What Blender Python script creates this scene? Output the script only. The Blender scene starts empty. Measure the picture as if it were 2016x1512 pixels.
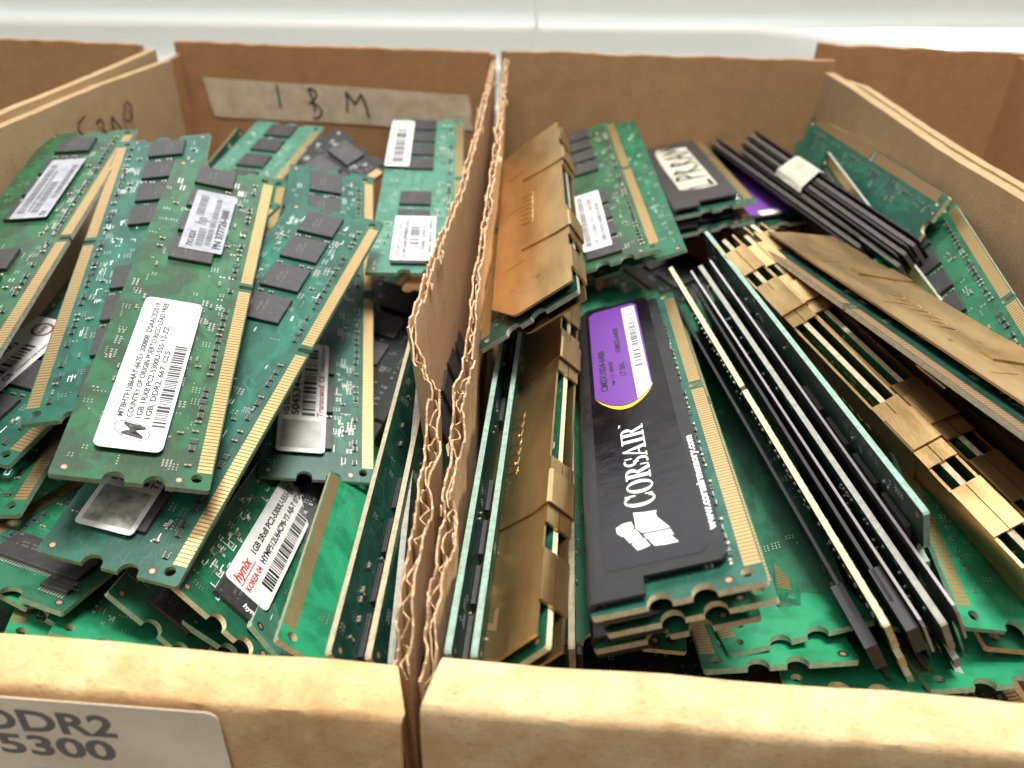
import bpy, math, random
from mathutils import Vector, Matrix
from mathutils.geometry import tessellate_polygon

random.seed(7)
MM = 0.001
S = bpy.context.scene
COL = S.collection

# ------------------------------------------------------------------ camera
cam_d = bpy.data.cameras.new('camera')
cam = bpy.data.objects.new('camera', cam_d)
COL.objects.link(cam)
TH, RHO = math.radians(33.0), math.radians(1.6)
XW = Vector((1, 0, 0)); FW = Vector((0, math.cos(TH), -math.sin(TH))); DN = Vector((0, -math.sin(TH), -math.cos(TH)))
EX = XW * math.cos(RHO) - DN * math.sin(RHO)
EY = XW * math.sin(RHO) + DN * math.cos(RHO)
cm = Matrix((( EX.x, -EY.x, -FW.x, 0), (EX.y, -EY.y, -FW.y, 0), (EX.z, -EY.z, -FW.z, 193 * MM), (0, 0, 0, 1)))
cam.matrix_world = cm
cam_d.sensor_width = 36.0
cam_d.lens = 1650 / 2016 * 36
cam_d.clip_start = 0.005; cam_d.clip_end = 20
cam_d.dof.use_dof = True
cam_d.dof.focus_distance = 0.19
cam_d.dof.aperture_fstop = 15
S.camera = cam

# ------------------------------------------------------------------ world and lamps
W = bpy.data.worlds.new('World'); S.world = W; W.use_nodes = True
W.node_tree.nodes['Background'].inputs[0].default_value = (1.0, 0.97, 0.93, 1)
W.node_tree.nodes['Background'].inputs[1].default_value = 0.10
def area(name, loc, target, sx, sy, power, col):
    d = bpy.data.lights.new(name, 'AREA'); d.shape = 'RECTANGLE'; d.size = sx; d.size_y = sy
    d.energy = power; d.color = col
    o = bpy.data.objects.new(name, d); COL.objects.link(o)
    o.location = loc
    o.rotation_euler = (Vector(target) - Vector(loc)).to_track_quat('-Z', 'Y').to_euler()
    return o
area('room_lamp', (0.06, 0.20, 0.92), (0.0, 0.18, 0.06), 0.30, 0.30, 15.8, (1.0, 0.965, 0.905))
area('ceiling_lamp', (-0.25, -0.40, 1.2), (0.0, 0.10, 0.05), 0.6, 0.6, 6.0, (1.0, 0.965, 0.91))
S.view_settings.view_transform = 'Standard'
S.view_settings.look = 'None'
S.view_settings.exposure = 0.0
S.view_settings.gamma = 1.0
S.view_settings.use_curve_mapping = False
S.cycles.max_bounces = 8
S.cycles.use_denoising = True

# ------------------------------------------------------------------ materials
def mat(name, col, rough=0.5, metal=0.0, **k):
    m = bpy.data.materials.new(name); m.use_nodes = True
    nt = m.node_tree; b = nt.nodes['Principled BSDF']
    b.inputs['Base Color'].default_value = (*col, 1)
    b.inputs['Roughness'].default_value = rough
    b.inputs['Metallic'].default_value = metal
    if 'spec' in k: b.inputs['Specular IOR Level'].default_value = k['spec']
    if 'coat' in k:
        b.inputs['Coat Weight'].default_value = k['coat']; b.inputs['Coat Roughness'].default_value = k.get('coat_rough', 0.1)
    if 'trans' in k:
        b.inputs['Transmission Weight'].default_value = k['trans']
    return m
def N(m, t, **k):
    n = m.node_tree.nodes.new(t)
    for a, v in k.items():
        if a in n.inputs: n.inputs[a].default_value = v
        else: setattr(n, a, v)
    return n
def LK(m, a, b): m.node_tree.links.new(a, b)
def varied(m, col, col2, scale, detail=4, lo=0.35, hi=0.65, bump=0.0, bscale=None, stretch=(1, 1, 1), rough=None):
    """mix two colours by noise, with optional bump"""
    b = m.node_tree.nodes['Principled BSDF']
    tc = N(m, 'ShaderNodeTexCoord'); mp = N(m, 'ShaderNodeMapping')
    mp.inputs['Scale'].default_value = stretch
    LK(m, tc.outputs['Object'], mp.inputs['Vector'])
    ns = N(m, 'ShaderNodeTexNoise', Scale=scale, Detail=detail, Roughness=0.6)
    LK(m, mp.outputs['Vector'], ns.inputs['Vector'])
    cr = N(m, 'ShaderNodeValToRGB')
    cr.color_ramp.elements[0].position = lo; cr.color_ramp.elements[0].color = (*col, 1)
    cr.color_ramp.elements[1].position = hi; cr.color_ramp.elements[1].color = (*col2, 1)
    LK(m, ns.outputs['Fac'], cr.inputs['Fac'])
    LK(m, cr.outputs['Color'], b.inputs['Base Color'])
    if bump:
        n2 = N(m, 'ShaderNodeTexNoise', Scale=bscale or scale * 4, Detail=6.0, Roughness=0.7)
        LK(m, mp.outputs['Vector'], n2.inputs['Vector'])
        bp = N(m, 'ShaderNodeBump', Strength=bump, Distance=0.0004)
        LK(m, n2.outputs['Fac'], bp.inputs['Height']); LK(m, bp.outputs['Normal'], b.inputs['Normal'])
    if rough:
        mr = N(m, 'ShaderNodeMapRange'); mr.inputs['To Min'].default_value = rough[0]; mr.inputs['To Max'].default_value = rough[1]
        LK(m, ns.outputs['Fac'], mr.inputs['Value']); LK(m, mr.outputs['Result'], b.inputs['Roughness'])
    return m, tc, cr
def kraft(name, a, b2, c=(0.16, 0.09, 0.04)):
    m = mat(name, a, 0.92, spec=0.2)
    _, tc, cr = varied(m, a, b2, 120, 6, 0.3, 0.7, bump=0.6, bscale=1100)
    # fibres and specks
    mp = N(m, 'ShaderNodeMapping'); mp.inputs['Scale'].default_value = (1, 1, 1); mp.inputs['Rotation'].default_value = (0.3, 0.2, 0.5)
    LK(m, tc.outputs['Object'], mp.inputs['Vector'])
    ns = N(m, 'ShaderNodeTexNoise', Scale=2600.0, Detail=3.0)
    mp.inputs['Scale'].default_value = (0.30, 1.6, 1.2)
    LK(m, mp.outputs['Vector'], ns.inputs['Vector'])
    r2 = N(m, 'ShaderNodeValToRGB')
    r2.color_ramp.elements[0].position = 0.26; r2.color_ramp.elements[0].color = (1, 1, 1, 1)
    r2.color_ramp.elements[1].position = 0.44; r2.color_ramp.elements[1].color = (0, 0, 0, 1)
    LK(m, ns.outputs['Fac'], r2.inputs['Fac'])
    mx = N(m, 'ShaderNodeMix', data_type='RGBA'); 
    LK(m, r2.outputs['Color'], mx.inputs[0]); LK(m, cr.outputs['Color'], mx.inputs[6]); mx.inputs[7].default_value = (*c, 1)
    LK(m, mx.outputs[2], m.node_tree.nodes['Principled BSDF'].inputs['Base Color'])
    return m
K_IN = kraft('kraft_board', (0.31, 0.18, 0.085), (0.37, 0.22, 0.11))
K_WARM = kraft('warm_kraft_board', (0.30, 0.155, 0.068), (0.36, 0.19, 0.088))  # rear kraft lowered in tone, part of the wall's shade is in this colour
K_TAN = kraft('tan_kraft_board', (0.34, 0.235, 0.125), (0.40, 0.28, 0.155))
K_DIV = kraft('divider_kraft_board', (0.58, 0.38, 0.22), (0.66, 0.46, 0.28))  # kraft lightened so the shaded divider faces look lit
K_LIP = kraft('pale_kraft_board', (0.56, 0.37, 0.18), (0.78, 0.59, 0.35), (0.42, 0.25, 0.12))
K_LIPW = kraft('orange_kraft_board', (0.54, 0.32, 0.14), (0.76, 0.53, 0.28), (0.42, 0.23, 0.10))
K_TORN = kraft('torn_kraft_paper', (0.56, 0.38, 0.21), (0.68, 0.50, 0.31))

def pcb_mat(name, a, b2, line=0.35, rough=0.40):
    """solder mask: copper pour patches and fine routed traces under a green lacquer"""
    m = mat(name, a, rough, spec=0.38)
    _, tc, cr = varied(m, a, b2, 90, 3, 0.45, 0.55)
    bs = m.node_tree.nodes['Principled BSDF']
    vo = N(m, 'ShaderNodeTexVoronoi', feature='DISTANCE_TO_EDGE', Scale=1100.0)
    mp = N(m, 'ShaderNodeMapping'); mp.inputs['Scale'].default_value = (0.22, 1.0, 0.6)
    ns = N(m, 'ShaderNodeTexNoise', Scale=300.0, Detail=2.0)
    LK(m, tc.outputs['Object'], mp.inputs['Vector']); LK(m, mp.outputs['Vector'], vo.inputs['Vector'])
    LK(m, tc.outputs['Object'], ns.inputs['Vector'])
    r = N(m, 'ShaderNodeValToRGB'); r.color_ramp.elements[0].position = 0.03; r.color_ramp.elements[0].color = (1, 1, 1, 1)
    r.color_ramp.elements[1].position = 0.09; r.color_ramp.elements[1].color = (0, 0, 0, 1)
    LK(m, vo.outputs['Distance'], r.inputs['Fac'])
    r3 = N(m, 'ShaderNodeValToRGB'); r3.color_ramp.elements[0].position = 0.48; r3.color_ramp.elements[0].color = (0, 0, 0, 1)
    r3.color_ramp.elements[1].position = 0.56; r3.color_ramp.elements[1].color = (line, line, line, 1)
    LK(m, ns.outputs['Fac'], r3.inputs['Fac'])
    ml = N(m, 'ShaderNodeMath', operation='MULTIPLY'); LK(m, r.outputs['Color'], ml.inputs[0]); LK(m, r3.outputs['Color'], ml.inputs[1])
    mx = N(m, 'ShaderNodeMix', data_type='RGBA'); LK(m, ml.outputs[0], mx.inputs[0]); LK(m, cr.outputs['Color'], mx.inputs[6])
    mx.inputs[7].default_value = (a[0] * 2 + .012, a[1] * 1.7 + .02, a[2] * 1.7 + .015, 1)
    # dust
    nd = N(m, 'ShaderNodeTexNoise', Scale=1700.0, Detail=3.0); LK(m, tc.outputs['Object'], nd.inputs['Vector'])
    rd = N(m, 'ShaderNodeValToRGB'); rd.color_ramp.elements[0].position = 0.64; rd.color_ramp.elements[1].position = 0.78
    rd.color_ramp.elements[1].color = (0.35, 0.35, 0.35, 1)
    LK(m, nd.outputs['Fac'], rd.inputs['Fac'])
    m2 = N(m, 'ShaderNodeMix', data_type='RGBA'); LK(m, rd.outputs['Color'], m2.inputs[0]); LK(m, mx.outputs[2], m2.inputs[6])
    m2.inputs[7].default_value = (0.30, 0.36, 0.28, 1)
    LK(m, m2.outputs[2], bs.inputs['Base Color'])
    bp = N(m, 'ShaderNodeBump', Strength=0.07, Distance=0.0001)
    LK(m, r.outputs['Color'], bp.inputs['Height']); LK(m, bp.outputs['Normal'], bs.inputs['Normal'])
    return m
PCB = {
    'green':  pcb_mat('green_solder_mask', (0.010, 0.080, 0.040), (0.014, 0.12, 0.060)),
    'bright': pcb_mat('bright_green_solder_mask', (0.014, 0.17, 0.078), (0.020, 0.24, 0.11), 0.2),
    'teal':   pcb_mat('teal_solder_mask', (0.011, 0.066, 0.046), (0.014, 0.096, 0.064)),
    'olive':  pcb_mat('olive_solder_mask', (0.020, 0.052, 0.024), (0.014, 0.095, 0.038), 0.3),
    'dark':   pcb_mat('dark_green_solder_mask', (0.006, 0.030, 0.020), (0.008, 0.045, 0.030), 0.4),
    'black':  pcb_mat('black_solder_mask', (0.008, 0.010, 0.009), (0.012, 0.016, 0.015), 0.3),
    'pale':   pcb_mat('hazed_pale_green_mask', (0.045, 0.15, 0.105), (0.06, 0.19, 0.135), 0.3),  # pale green with reflected window haze of the rear boards mixed in
}
TRACE = {}
for _k, _c in (('green', (0.012, 0.19, 0.085)), ('bright', (0.03, 0.31, 0.15)), ('teal', (0.012, 0.15, 0.10)), ('olive', (0.03, 0.12, 0.05)), ('dark', (0.014, 0.075, 0.05)), ('black', (0.02, 0.03, 0.028)), ('pale', (0.09, 0.26, 0.19))):
    TRACE[_k] = mat(_k + '_copper_trace', _c, 0.38)
def edge_mat(name, c):
    m = mat(name, c, 0.75, spec=0.2); varied(m, tuple(x * .8 for x in c), tuple(min(1, x * 1.15) for x in c), 900, 5, .35, .65, bump=.3); return m
EDGE = {'tan': edge_mat('tan_board_edge', (0.42, 0.36, 0.24)), 'grey': edge_mat('grey_board_edge', (0.33, 0.33, 0.29)),
        'green': edge_mat('pale_green_board_edge', (0.28, 0.40, 0.26)), 'cream': edge_mat('cream_board_edge', (0.62, 0.56, 0.36)),
        'dim': edge_mat('dim_board_edge', (0.10, 0.09, 0.08)), 'copper': edge_mat('copper_board_edge', (0.55, 0.27, 0.15)), 'mint': edge_mat('mint_board_edge', (0.24, 0.36, 0.30))}
GOLD = mat('gold_contact', (0.60, 0.38, 0.17), 0.38, 0.85)
GOLD_DULL = mat('dull_copper_contact', (0.34, 0.19, 0.09), 0.45, 0.5)
SOLDER = mat('solder', (0.72, 0.70, 0.64), 0.28, 0.85)
CHIP = mat('black_chip_resin', (0.030, 0.029, 0.030), 0.48); varied(CHIP, (0.026, 0.025, 0.026), (0.040, 0.038, 0.039), 700, 5, bump=.25)
CHIPMARK = mat('chip_marking', (0.10, 0.10, 0.095), 0.6)
CAPB = mat('capacitor_body', (0.20, 0.12, 0.07), 0.5)
RESB = mat('resistor_body', (0.03, 0.03, 0.03), 0.5)
SILK = mat('white_silkscreen', (0.72, 0.76, 0.70), 0.6)
COPPER = mat('copper_pad', (0.62, 0.28, 0.17), 0.45, 0.5)
DARKPAD = mat('dark_green_pad', (0.008, 0.05, 0.03), 0.4)
PAPER = mat('white_sticker_paper', (0.80, 0.80, 0.79), 0.45); varied(PAPER, (0.60, 0.60, 0.585), (0.70, 0.70, 0.69), 250, 4, bump=.1)
GREYPAPER = mat('grey_sticker_paper', (0.40, 0.41, 0.46), 0.4); varied(GREYPAPER, (0.23, 0.24, 0.275), (0.33, 0.34, 0.38), 300, 5)
INK = mat('black_ink', (0.02, 0.02, 0.02), 0.5)
INKGREY = mat('grey_ink', (0.12, 0.12, 0.13), 0.5)
INKRED = mat('red_ink', (0.55, 0.03, 0.03), 0.5)
INKMAROON = mat('maroon_ink', (0.22, 0.03, 0.05), 0.5)
SQUARE = mat('grey_scratch_panel', (0.36, 0.37, 0.34), 0.5); varied(SQUARE, (0.30, 0.31, 0.28), (0.42, 0.43, 0.40), 200)
SQDIRTY = mat('dirty_grey_panel', (0.14, 0.15, 0.12), 0.5); varied(SQDIRTY, (0.13, 0.15, 0.12), (0.46, 0.47, 0.40), 350, 6, .3, .65)
SPG = mat('gold_heat_spreader', (0.42, 0.28, 0.12), 0.36, 0.92); varied(SPG, (0.42, 0.27, 0.115), (0.66, 0.45, 0.21), 110, 8, bump=.14, bscale=2500, stretch=(.25, 1, 1), rough=(.2, .42))
SPK = mat('black_heat_spreader', (0.012, 0.012, 0.013), 0.42, spec=0.4); varied(SPK, (0.008, 0.008, 0.009), (0.022, 0.021, 0.021), 500, 7, .4, .75, bump=.2, bscale=1600, rough=(.3, .5))
SPS = mat('silver_heat_spreader', (0.50, 0.46, 0.46), 0.35, 0.8)
SPGREY = mat('grey_anodised_spreader', (0.055, 0.052, 0.055), 0.42, 0.3)
GLOSSK = mat('glossy_black_label', (0.008, 0.006, 0.008), 0.16, spec=0.22); varied(GLOSSK, (0.005, 0.004, 0.006), (0.014, 0.010, 0.012), 240, 6, .45, .75, bump=.35, bscale=180, rough=(.06, .35))
PURPLE = mat('purple_label', (0.14, 0.045, 0.28), 0.4)
YELLOW = mat('yellow_label_band', (0.80, 0.62, 0.02), 0.4)
WHITE = mat('white_print', (0.80, 0.82, 0.80), 0.45)
TAPE = mat('masking_tape', (0.50, 0.42, 0.31), 0.7); varied(TAPE, (0.42, 0.33, 0.22), (0.54, 0.45, 0.33), 160, 6, bump=.3)
TAPEPALE = mat('pale_masking_tape', (0.62, 0.62, 0.52), 0.7); varied(TAPEPALE, (0.38, 0.37, 0.29), (0.52, 0.51, 0.42), 200, 6, bump=.4)
MARKER = mat('marker_ink', (0.025, 0.018, 0.015), 0.6)
MARKBROWN = mat('faded_marker_ink', (0.07, 0.035, 0.012), 0.7)

# ------------------------------------------------------------------ mesh helpers (mm)
HL, HW = 133.35 / 2, 15.0
L = 133.35
class MB:
    def __init__(s): s.v = []; s.f = []; s.m = []
    def add(s, vs, fs, m=0):
        o = len(s.v); s.v += [tuple(p) for p in vs]
        for f in fs: s.f.append([i + o for i in f]); s.m.append(m)
    def box(s, x0, x1, y0, y1, z0, z1, m=0, ch=0):
        if ch:
            c = ch
            vs = [(x0, y0, z0), (x1, y0, z0), (x1, y1, z0), (x0, y1, z0)]
            zz = z1 - c if z1 > z0 else z1 + c
            vs += [(x0, y0, zz), (x1, y0, zz), (x1, y1, zz), (x0, y1, zz)]
            vs += [(x0 + c, y0 + c, z1), (x1 - c, y0 + c, z1), (x1 - c, y1 - c, z1), (x0 + c, y1 - c, z1)]
            fs = [(3, 2, 1, 0)] + [(i, (i + 1) % 4, 4 + (i + 1) % 4, 4 + i) for i in range(4)] + [(4 + i, 4 + (i + 1) % 4, 8 + (i + 1) % 4, 8 + i) for i in range(4)] + [(8, 9, 10, 11)]
            if z1 < z0: fs = [f[::-1] for f in fs]
            s.add(vs, fs, m); return
        if z1 < z0: z0, z1 = z1, z0
        vs = [(x, y, z) for z in (z0, z1) for x, y in ((x0, y0), (x1, y0), (x1, y1), (x0, y1))]
        s.add(vs, [(3, 2, 1, 0), (4, 5, 6, 7), (0, 1, 5, 4), (1, 2, 6, 5), (2, 3, 7, 6), (3, 0, 4, 7)], m)
    def prism(s, poly, z0, z1, m=0, side=None, holes=()):
        loops = [poly] + list(holes)
        tri = tessellate_polygon([[Vector((p[0], p[1], 0)) for p in lp] for lp in loops])
        flat = [p for lp in loops for p in lp]; n = len(flat)
        vs = [(p[0], p[1], z1) for p in flat] + [(p[0], p[1], z0) for p in flat]
        top = []
        for t in tri:
            a, b, c = (flat[i] for i in t)
            ar = (b[0] - a[0]) * (c[1] - a[1]) - (b[1] - a[1]) * (c[0] - a[0])
            top.append(tuple(t) if ar > 0 else tuple(t[::-1]))
        s.add(vs, top + [tuple(i + n for i in t[::-1]) for t in top], m)
        o = len(s.v) - 2 * n; k = 0; sd = m if side is None else side
        for lp in loops:
            q = len(lp)
            for i in range(q):
                j = (i + 1) % q
                s.f.append([o + n + k + i, o + n + k + j, o + k + j, o + k + i]); s.m.append(sd)
            k += q
    def flat(s, poly, z, m=0):
        tri = tessellate_polygon([[Vector((p[0], p[1], 0)) for p in poly]])
        out = []
        for t in tri:
            a, b, c = (poly[i] for i in t)
            ar = (b[0] - a[0]) * (c[1] - a[1]) - (b[1] - a[1]) * (c[0] - a[0])
            out.append(tuple(t) if ar > 0 else tuple(t[::-1]))
        s.add([(p[0], p[1], z) for p in poly], out, m)
    def disc(s, x, y, z, r, m=0, n=7):
        s.add([(x + r * math.cos(6.2832 * i / n), y + r * math.sin(6.2832 * i / n), z) for i in range(n)], [tuple(range(n))] if z > -1 else [tuple(range(n))[::-1]], m)
    def stroke(s, pts, w, z, m=0):
        """flat pen stroke through points with round joints"""
        for (a, b), (c, d) in zip(pts, pts[1:]):
            dx, dy = c - a, d - b; l = math.hypot(dx, dy) or 1; nx, ny = -dy / l * w / 2, dx / l * w / 2
            s.add([(a + nx, b + ny, z), (a - nx, b - ny, z), (c - nx, d - ny, z), (c + nx, d + ny, z)], [(0, 1, 2, 3)], m)
        for i, (a, b) in enumerate(pts): s.disc(a, b, z + 0.002 + 0.0005 * (i % 2), w / 2, m, 8)
    def bar(s, a, b, r, m=0, n=6):
        a = Vector(a); b = Vector(b); d = (b - a).normalized(); u = d.orthogonal().normalized(); w = d.cross(u)
        vs = [tuple(p + (u * math.cos(6.2832 * i / n) + w * math.sin(6.2832 * i / n)) * r) for p in (a, b) for i in range(n)]
        s.add(vs, [(i, (i + 1) % n, n + (i + 1) % n, n + i) for i in range(n)] + [tuple(range(n))[::-1], tuple(range(n, 2 * n))], m)
    def mesh(s, name, mats, off=(HL, HW, 0)):
        me = bpy.data.meshes.new(name)
        me.from_pydata([((x - off[0]) * MM, (y - off[1]) * MM, (z - off[2]) * MM) for x, y, z in s.v], [], s.f)
        for k in mats: me.materials.append(k)
        me.polygons.foreach_set('material_index', s.m)
        me.update(); return me
    def build(s, name, mats, parent=None, off=(HL, HW, 0)):
        return put(name, s.mesh(name, mats, off), parent)
def put(name, me, parent=None, loc=None):
    o = bpy.data.objects.new(name, me); COL.objects.link(o)
    if parent: o.parent = parent
    if loc: o.location = [c * MM for c in loc]
    return o
def tag(o, label=None, cat=None, group=None, kind=None):
    if label: o['label'] = label
    if cat: o['category'] = cat
    if group: o['group'] = group
    if kind: o['kind'] = kind
    return o
def rrect(x0, x1, y0, y1, r, n=5):
    p = []
    for cx, cy, a0 in ((x1 - r, y0 + r, -90), (x1 - r, y1 - r, 0), (x0 + r, y1 - r, 90), (x0 + r, y0 + r, 180)):
        for i in range(n + 1):
            a = math.radians(a0 + 90 * i / n); p.append((cx + r * math.cos(a), cy + r * math.sin(a)))
    return p
_txt = {}
def text_geo(body, shear=0.0):
    k = (body, shear)
    if k not in _txt:
        c = bpy.data.curves.new('t', 'FONT'); c.body = body; c.size = 1.0; c.shear = shear; c.offset = 0.03; c.resolution_u = 3
        o = bpy.data.objects.new('t', c); COL.objects.link(o)
        bpy.context.view_layer.update()
        me = o.evaluated_get(bpy.context.evaluated_depsgraph_get()).to_mesh()
        vs = [(v.co.x, v.co.y) for v in me.vertices]; fs = [tuple(p.vertices) for p in me.polygons]
        o.evaluated_get(bpy.context.evaluated_depsgraph_get()).to_mesh_clear()
        bpy.data.objects.remove(o); bpy.data.curves.remove(c)
        x0 = min(v[0] for v in vs); x1 = max(v[0] for v in vs)
        _txt[k] = ([(v[0] - x0, v[1]) for v in vs], fs, x1 - x0)
    return _txt[k]
class Frame:
    """reading frame on a board: x along the text, y up the text; flip for boards lying the other way round"""
    def __init__(s, mb, x, y, z, flip=False, ang=0.0): s.mb, s.x, s.y, s.z, s.f, s.a = mb, x, y, z, flip, ang
    def p(s, x, y):
        c, d = math.cos(s.a), math.sin(s.a); x, y = x * c - y * d, x * d + y * c
        return (s.x - x, s.y - y) if s.f else (s.x + x, s.y + y)
    def text(s, body, x, y, h, w=None, m=1, shear=0.0, dz=0.0):
        vs, fs, tw = text_geo(body, shear); k = h / 0.70; kx = (w / tw) if w else k
        out = []
        for a, b in vs:
            q = s.p(x + a * kx, y + b * k); out.append((q[0], q[1], s.z + dz))
        s.mb.add(out, fs, m)
    def poly(s, pts, m=1, dz=0.0): s.mb.flat([s.p(*q) for q in pts], s.z + dz, m)
    def rect(s, x0, x1, y0, y1, m=1, dz=0.0): s.poly([(x0, y0), (x1, y0), (x1, y1), (x0, y1)], m, dz)
    def code(s, x0, x1, y0, y1, m=1, seed=1, unit=0.22, dz=0.0):
        r = random.Random(seed); x = x0
        while x < x1 - unit * 3:
            w = unit * r.choice((1, 1, 2, 3)); s.rect(x, min(x + w, x1), y0, y1, m, dz); x += w + unit * r.choice((1, 1, 2))
    def stroke(s, pts, w, m=1, dz=0.0):
        s.z += dz; s.mb.stroke([s.p(*q) for q in pts], w, s.z, m); s.z -= dz
PAD = 0.03
# letters with serifs for the tall white wordmark
def ring(a0, a1, cx, cy, ro, ri, n=22):
    o = []; i_ = []
    for k in range(n + 1):
        a = math.radians(a0 + (a1 - a0) * k / n)
        o.append((cx + ro[0] * math.cos(a), cy + ro[1] * math.sin(a))); i_.append((cx + ri[0] * math.cos(a), cy + ri[1] * math.sin(a)))
    return [[o[k], o[k + 1], i_[k + 1], i_[k]] for k in range(n)]
def serif_letter(ch):
    """list of polygons in a 1-high box, and the advance"""
    R = lambda x0, x1, y0, y1: [(x0, y0), (x1, y0), (x1, y1), (x0, y1)]
    if ch == 'O': return ring(0, 360, .40, .5, (.38, .52), (.20, .46), 30), .82
    if ch == 'C': return ring(42, 318, .40, .5, (.38, .52), (.20, .46), 26) + [R(.62, .70, .62, .98), R(.63, .68, .04, .30)], .74
    if ch == 'I': return [R(.10, .30, 0, 1), R(0, .40, 0, .06), R(0, .40, .94, 1)], .44
    if ch == 'R': return [R(.10, .30, 0, 1), R(0, .40, 0, .06), R(0, .34, .94, 1)] + ring(-90, 90, .34, .74, (.32, .26), (.13, .20), 12) + [[(.34, .52), (.50, .52), (.76, .0), (.56, 0)], R(.54, .84, 0, .05)], .80
    if ch == 'A': return [[(.0, 0), (.09, 0), (.43, .94), (.37, 1)], [(.37, 1), (.45, 1), (.78, 0), (.56, 0)], R(.17, .62, .28, .34), R(-.06, .22, 0, .05), R(.48, .88, 0, .05)], .86
    if ch == 'S': return ring(60, 270, .30, .74, (.27, .27), (.13, .20), 14) + ring(-120, 90, .30, .26, (.28, .27), (.13, .20), 14) + [[(.20, .60), (.34, .62), (.44, .42), (.28, .38)], R(.49, .55, .66, .96), R(.03, .09, .04, .34)], .60
    return [], .4

# ------------------------------------------------------------------ memory module
KEYS = {}
def arc(cx, cy, r, a0, a1, n=9): return [(cx + r * math.cos(math.radians(a0 + (a1 - a0) * i / n)), cy + r * math.sin(math.radians(a0 + (a1 - a0) * i / n))) for i in range(n + 1)]
def outline(key):
    p = [(0, .4), (.4, 0), (key - .8, 0), (key - .8, 2.6)] + arc(key, 2.6, .8, 180, 0, 5)[1:-1] + [(key + .8, 2.6), (key + .8, 0), (L - .4, 0), (L, .4)]
    for cy in (10.6, 18.2): p += [(L, cy - 2.1)] + arc(L - .4, cy, 2.1, -90, -270) + [(L, cy + 2.1)]
    p += [(L, 29.6), (L - .4, 30), (.4, 30), (0, 29.6)]
    for cy in (18.2, 10.6): p += [(0, cy + 2.1)] + arc(.4, cy, 2.1, 90, -90) + [(0, cy - 2.1)]
    return p
T = 1.27
def chip_slots(key, near_first=True):
    a = [9.5, 22.7, 36.2, 49.8]; b = [83.5, 97.3, 111.0, 124.5]
    if key < 67: a = [L - x for x in (124.5, 111.0, 97.3, 83.5)]; b = [L - x for x in (49.8, 36.2, 22.7, 9.5)]
    return a + b
_cache = {}
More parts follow.
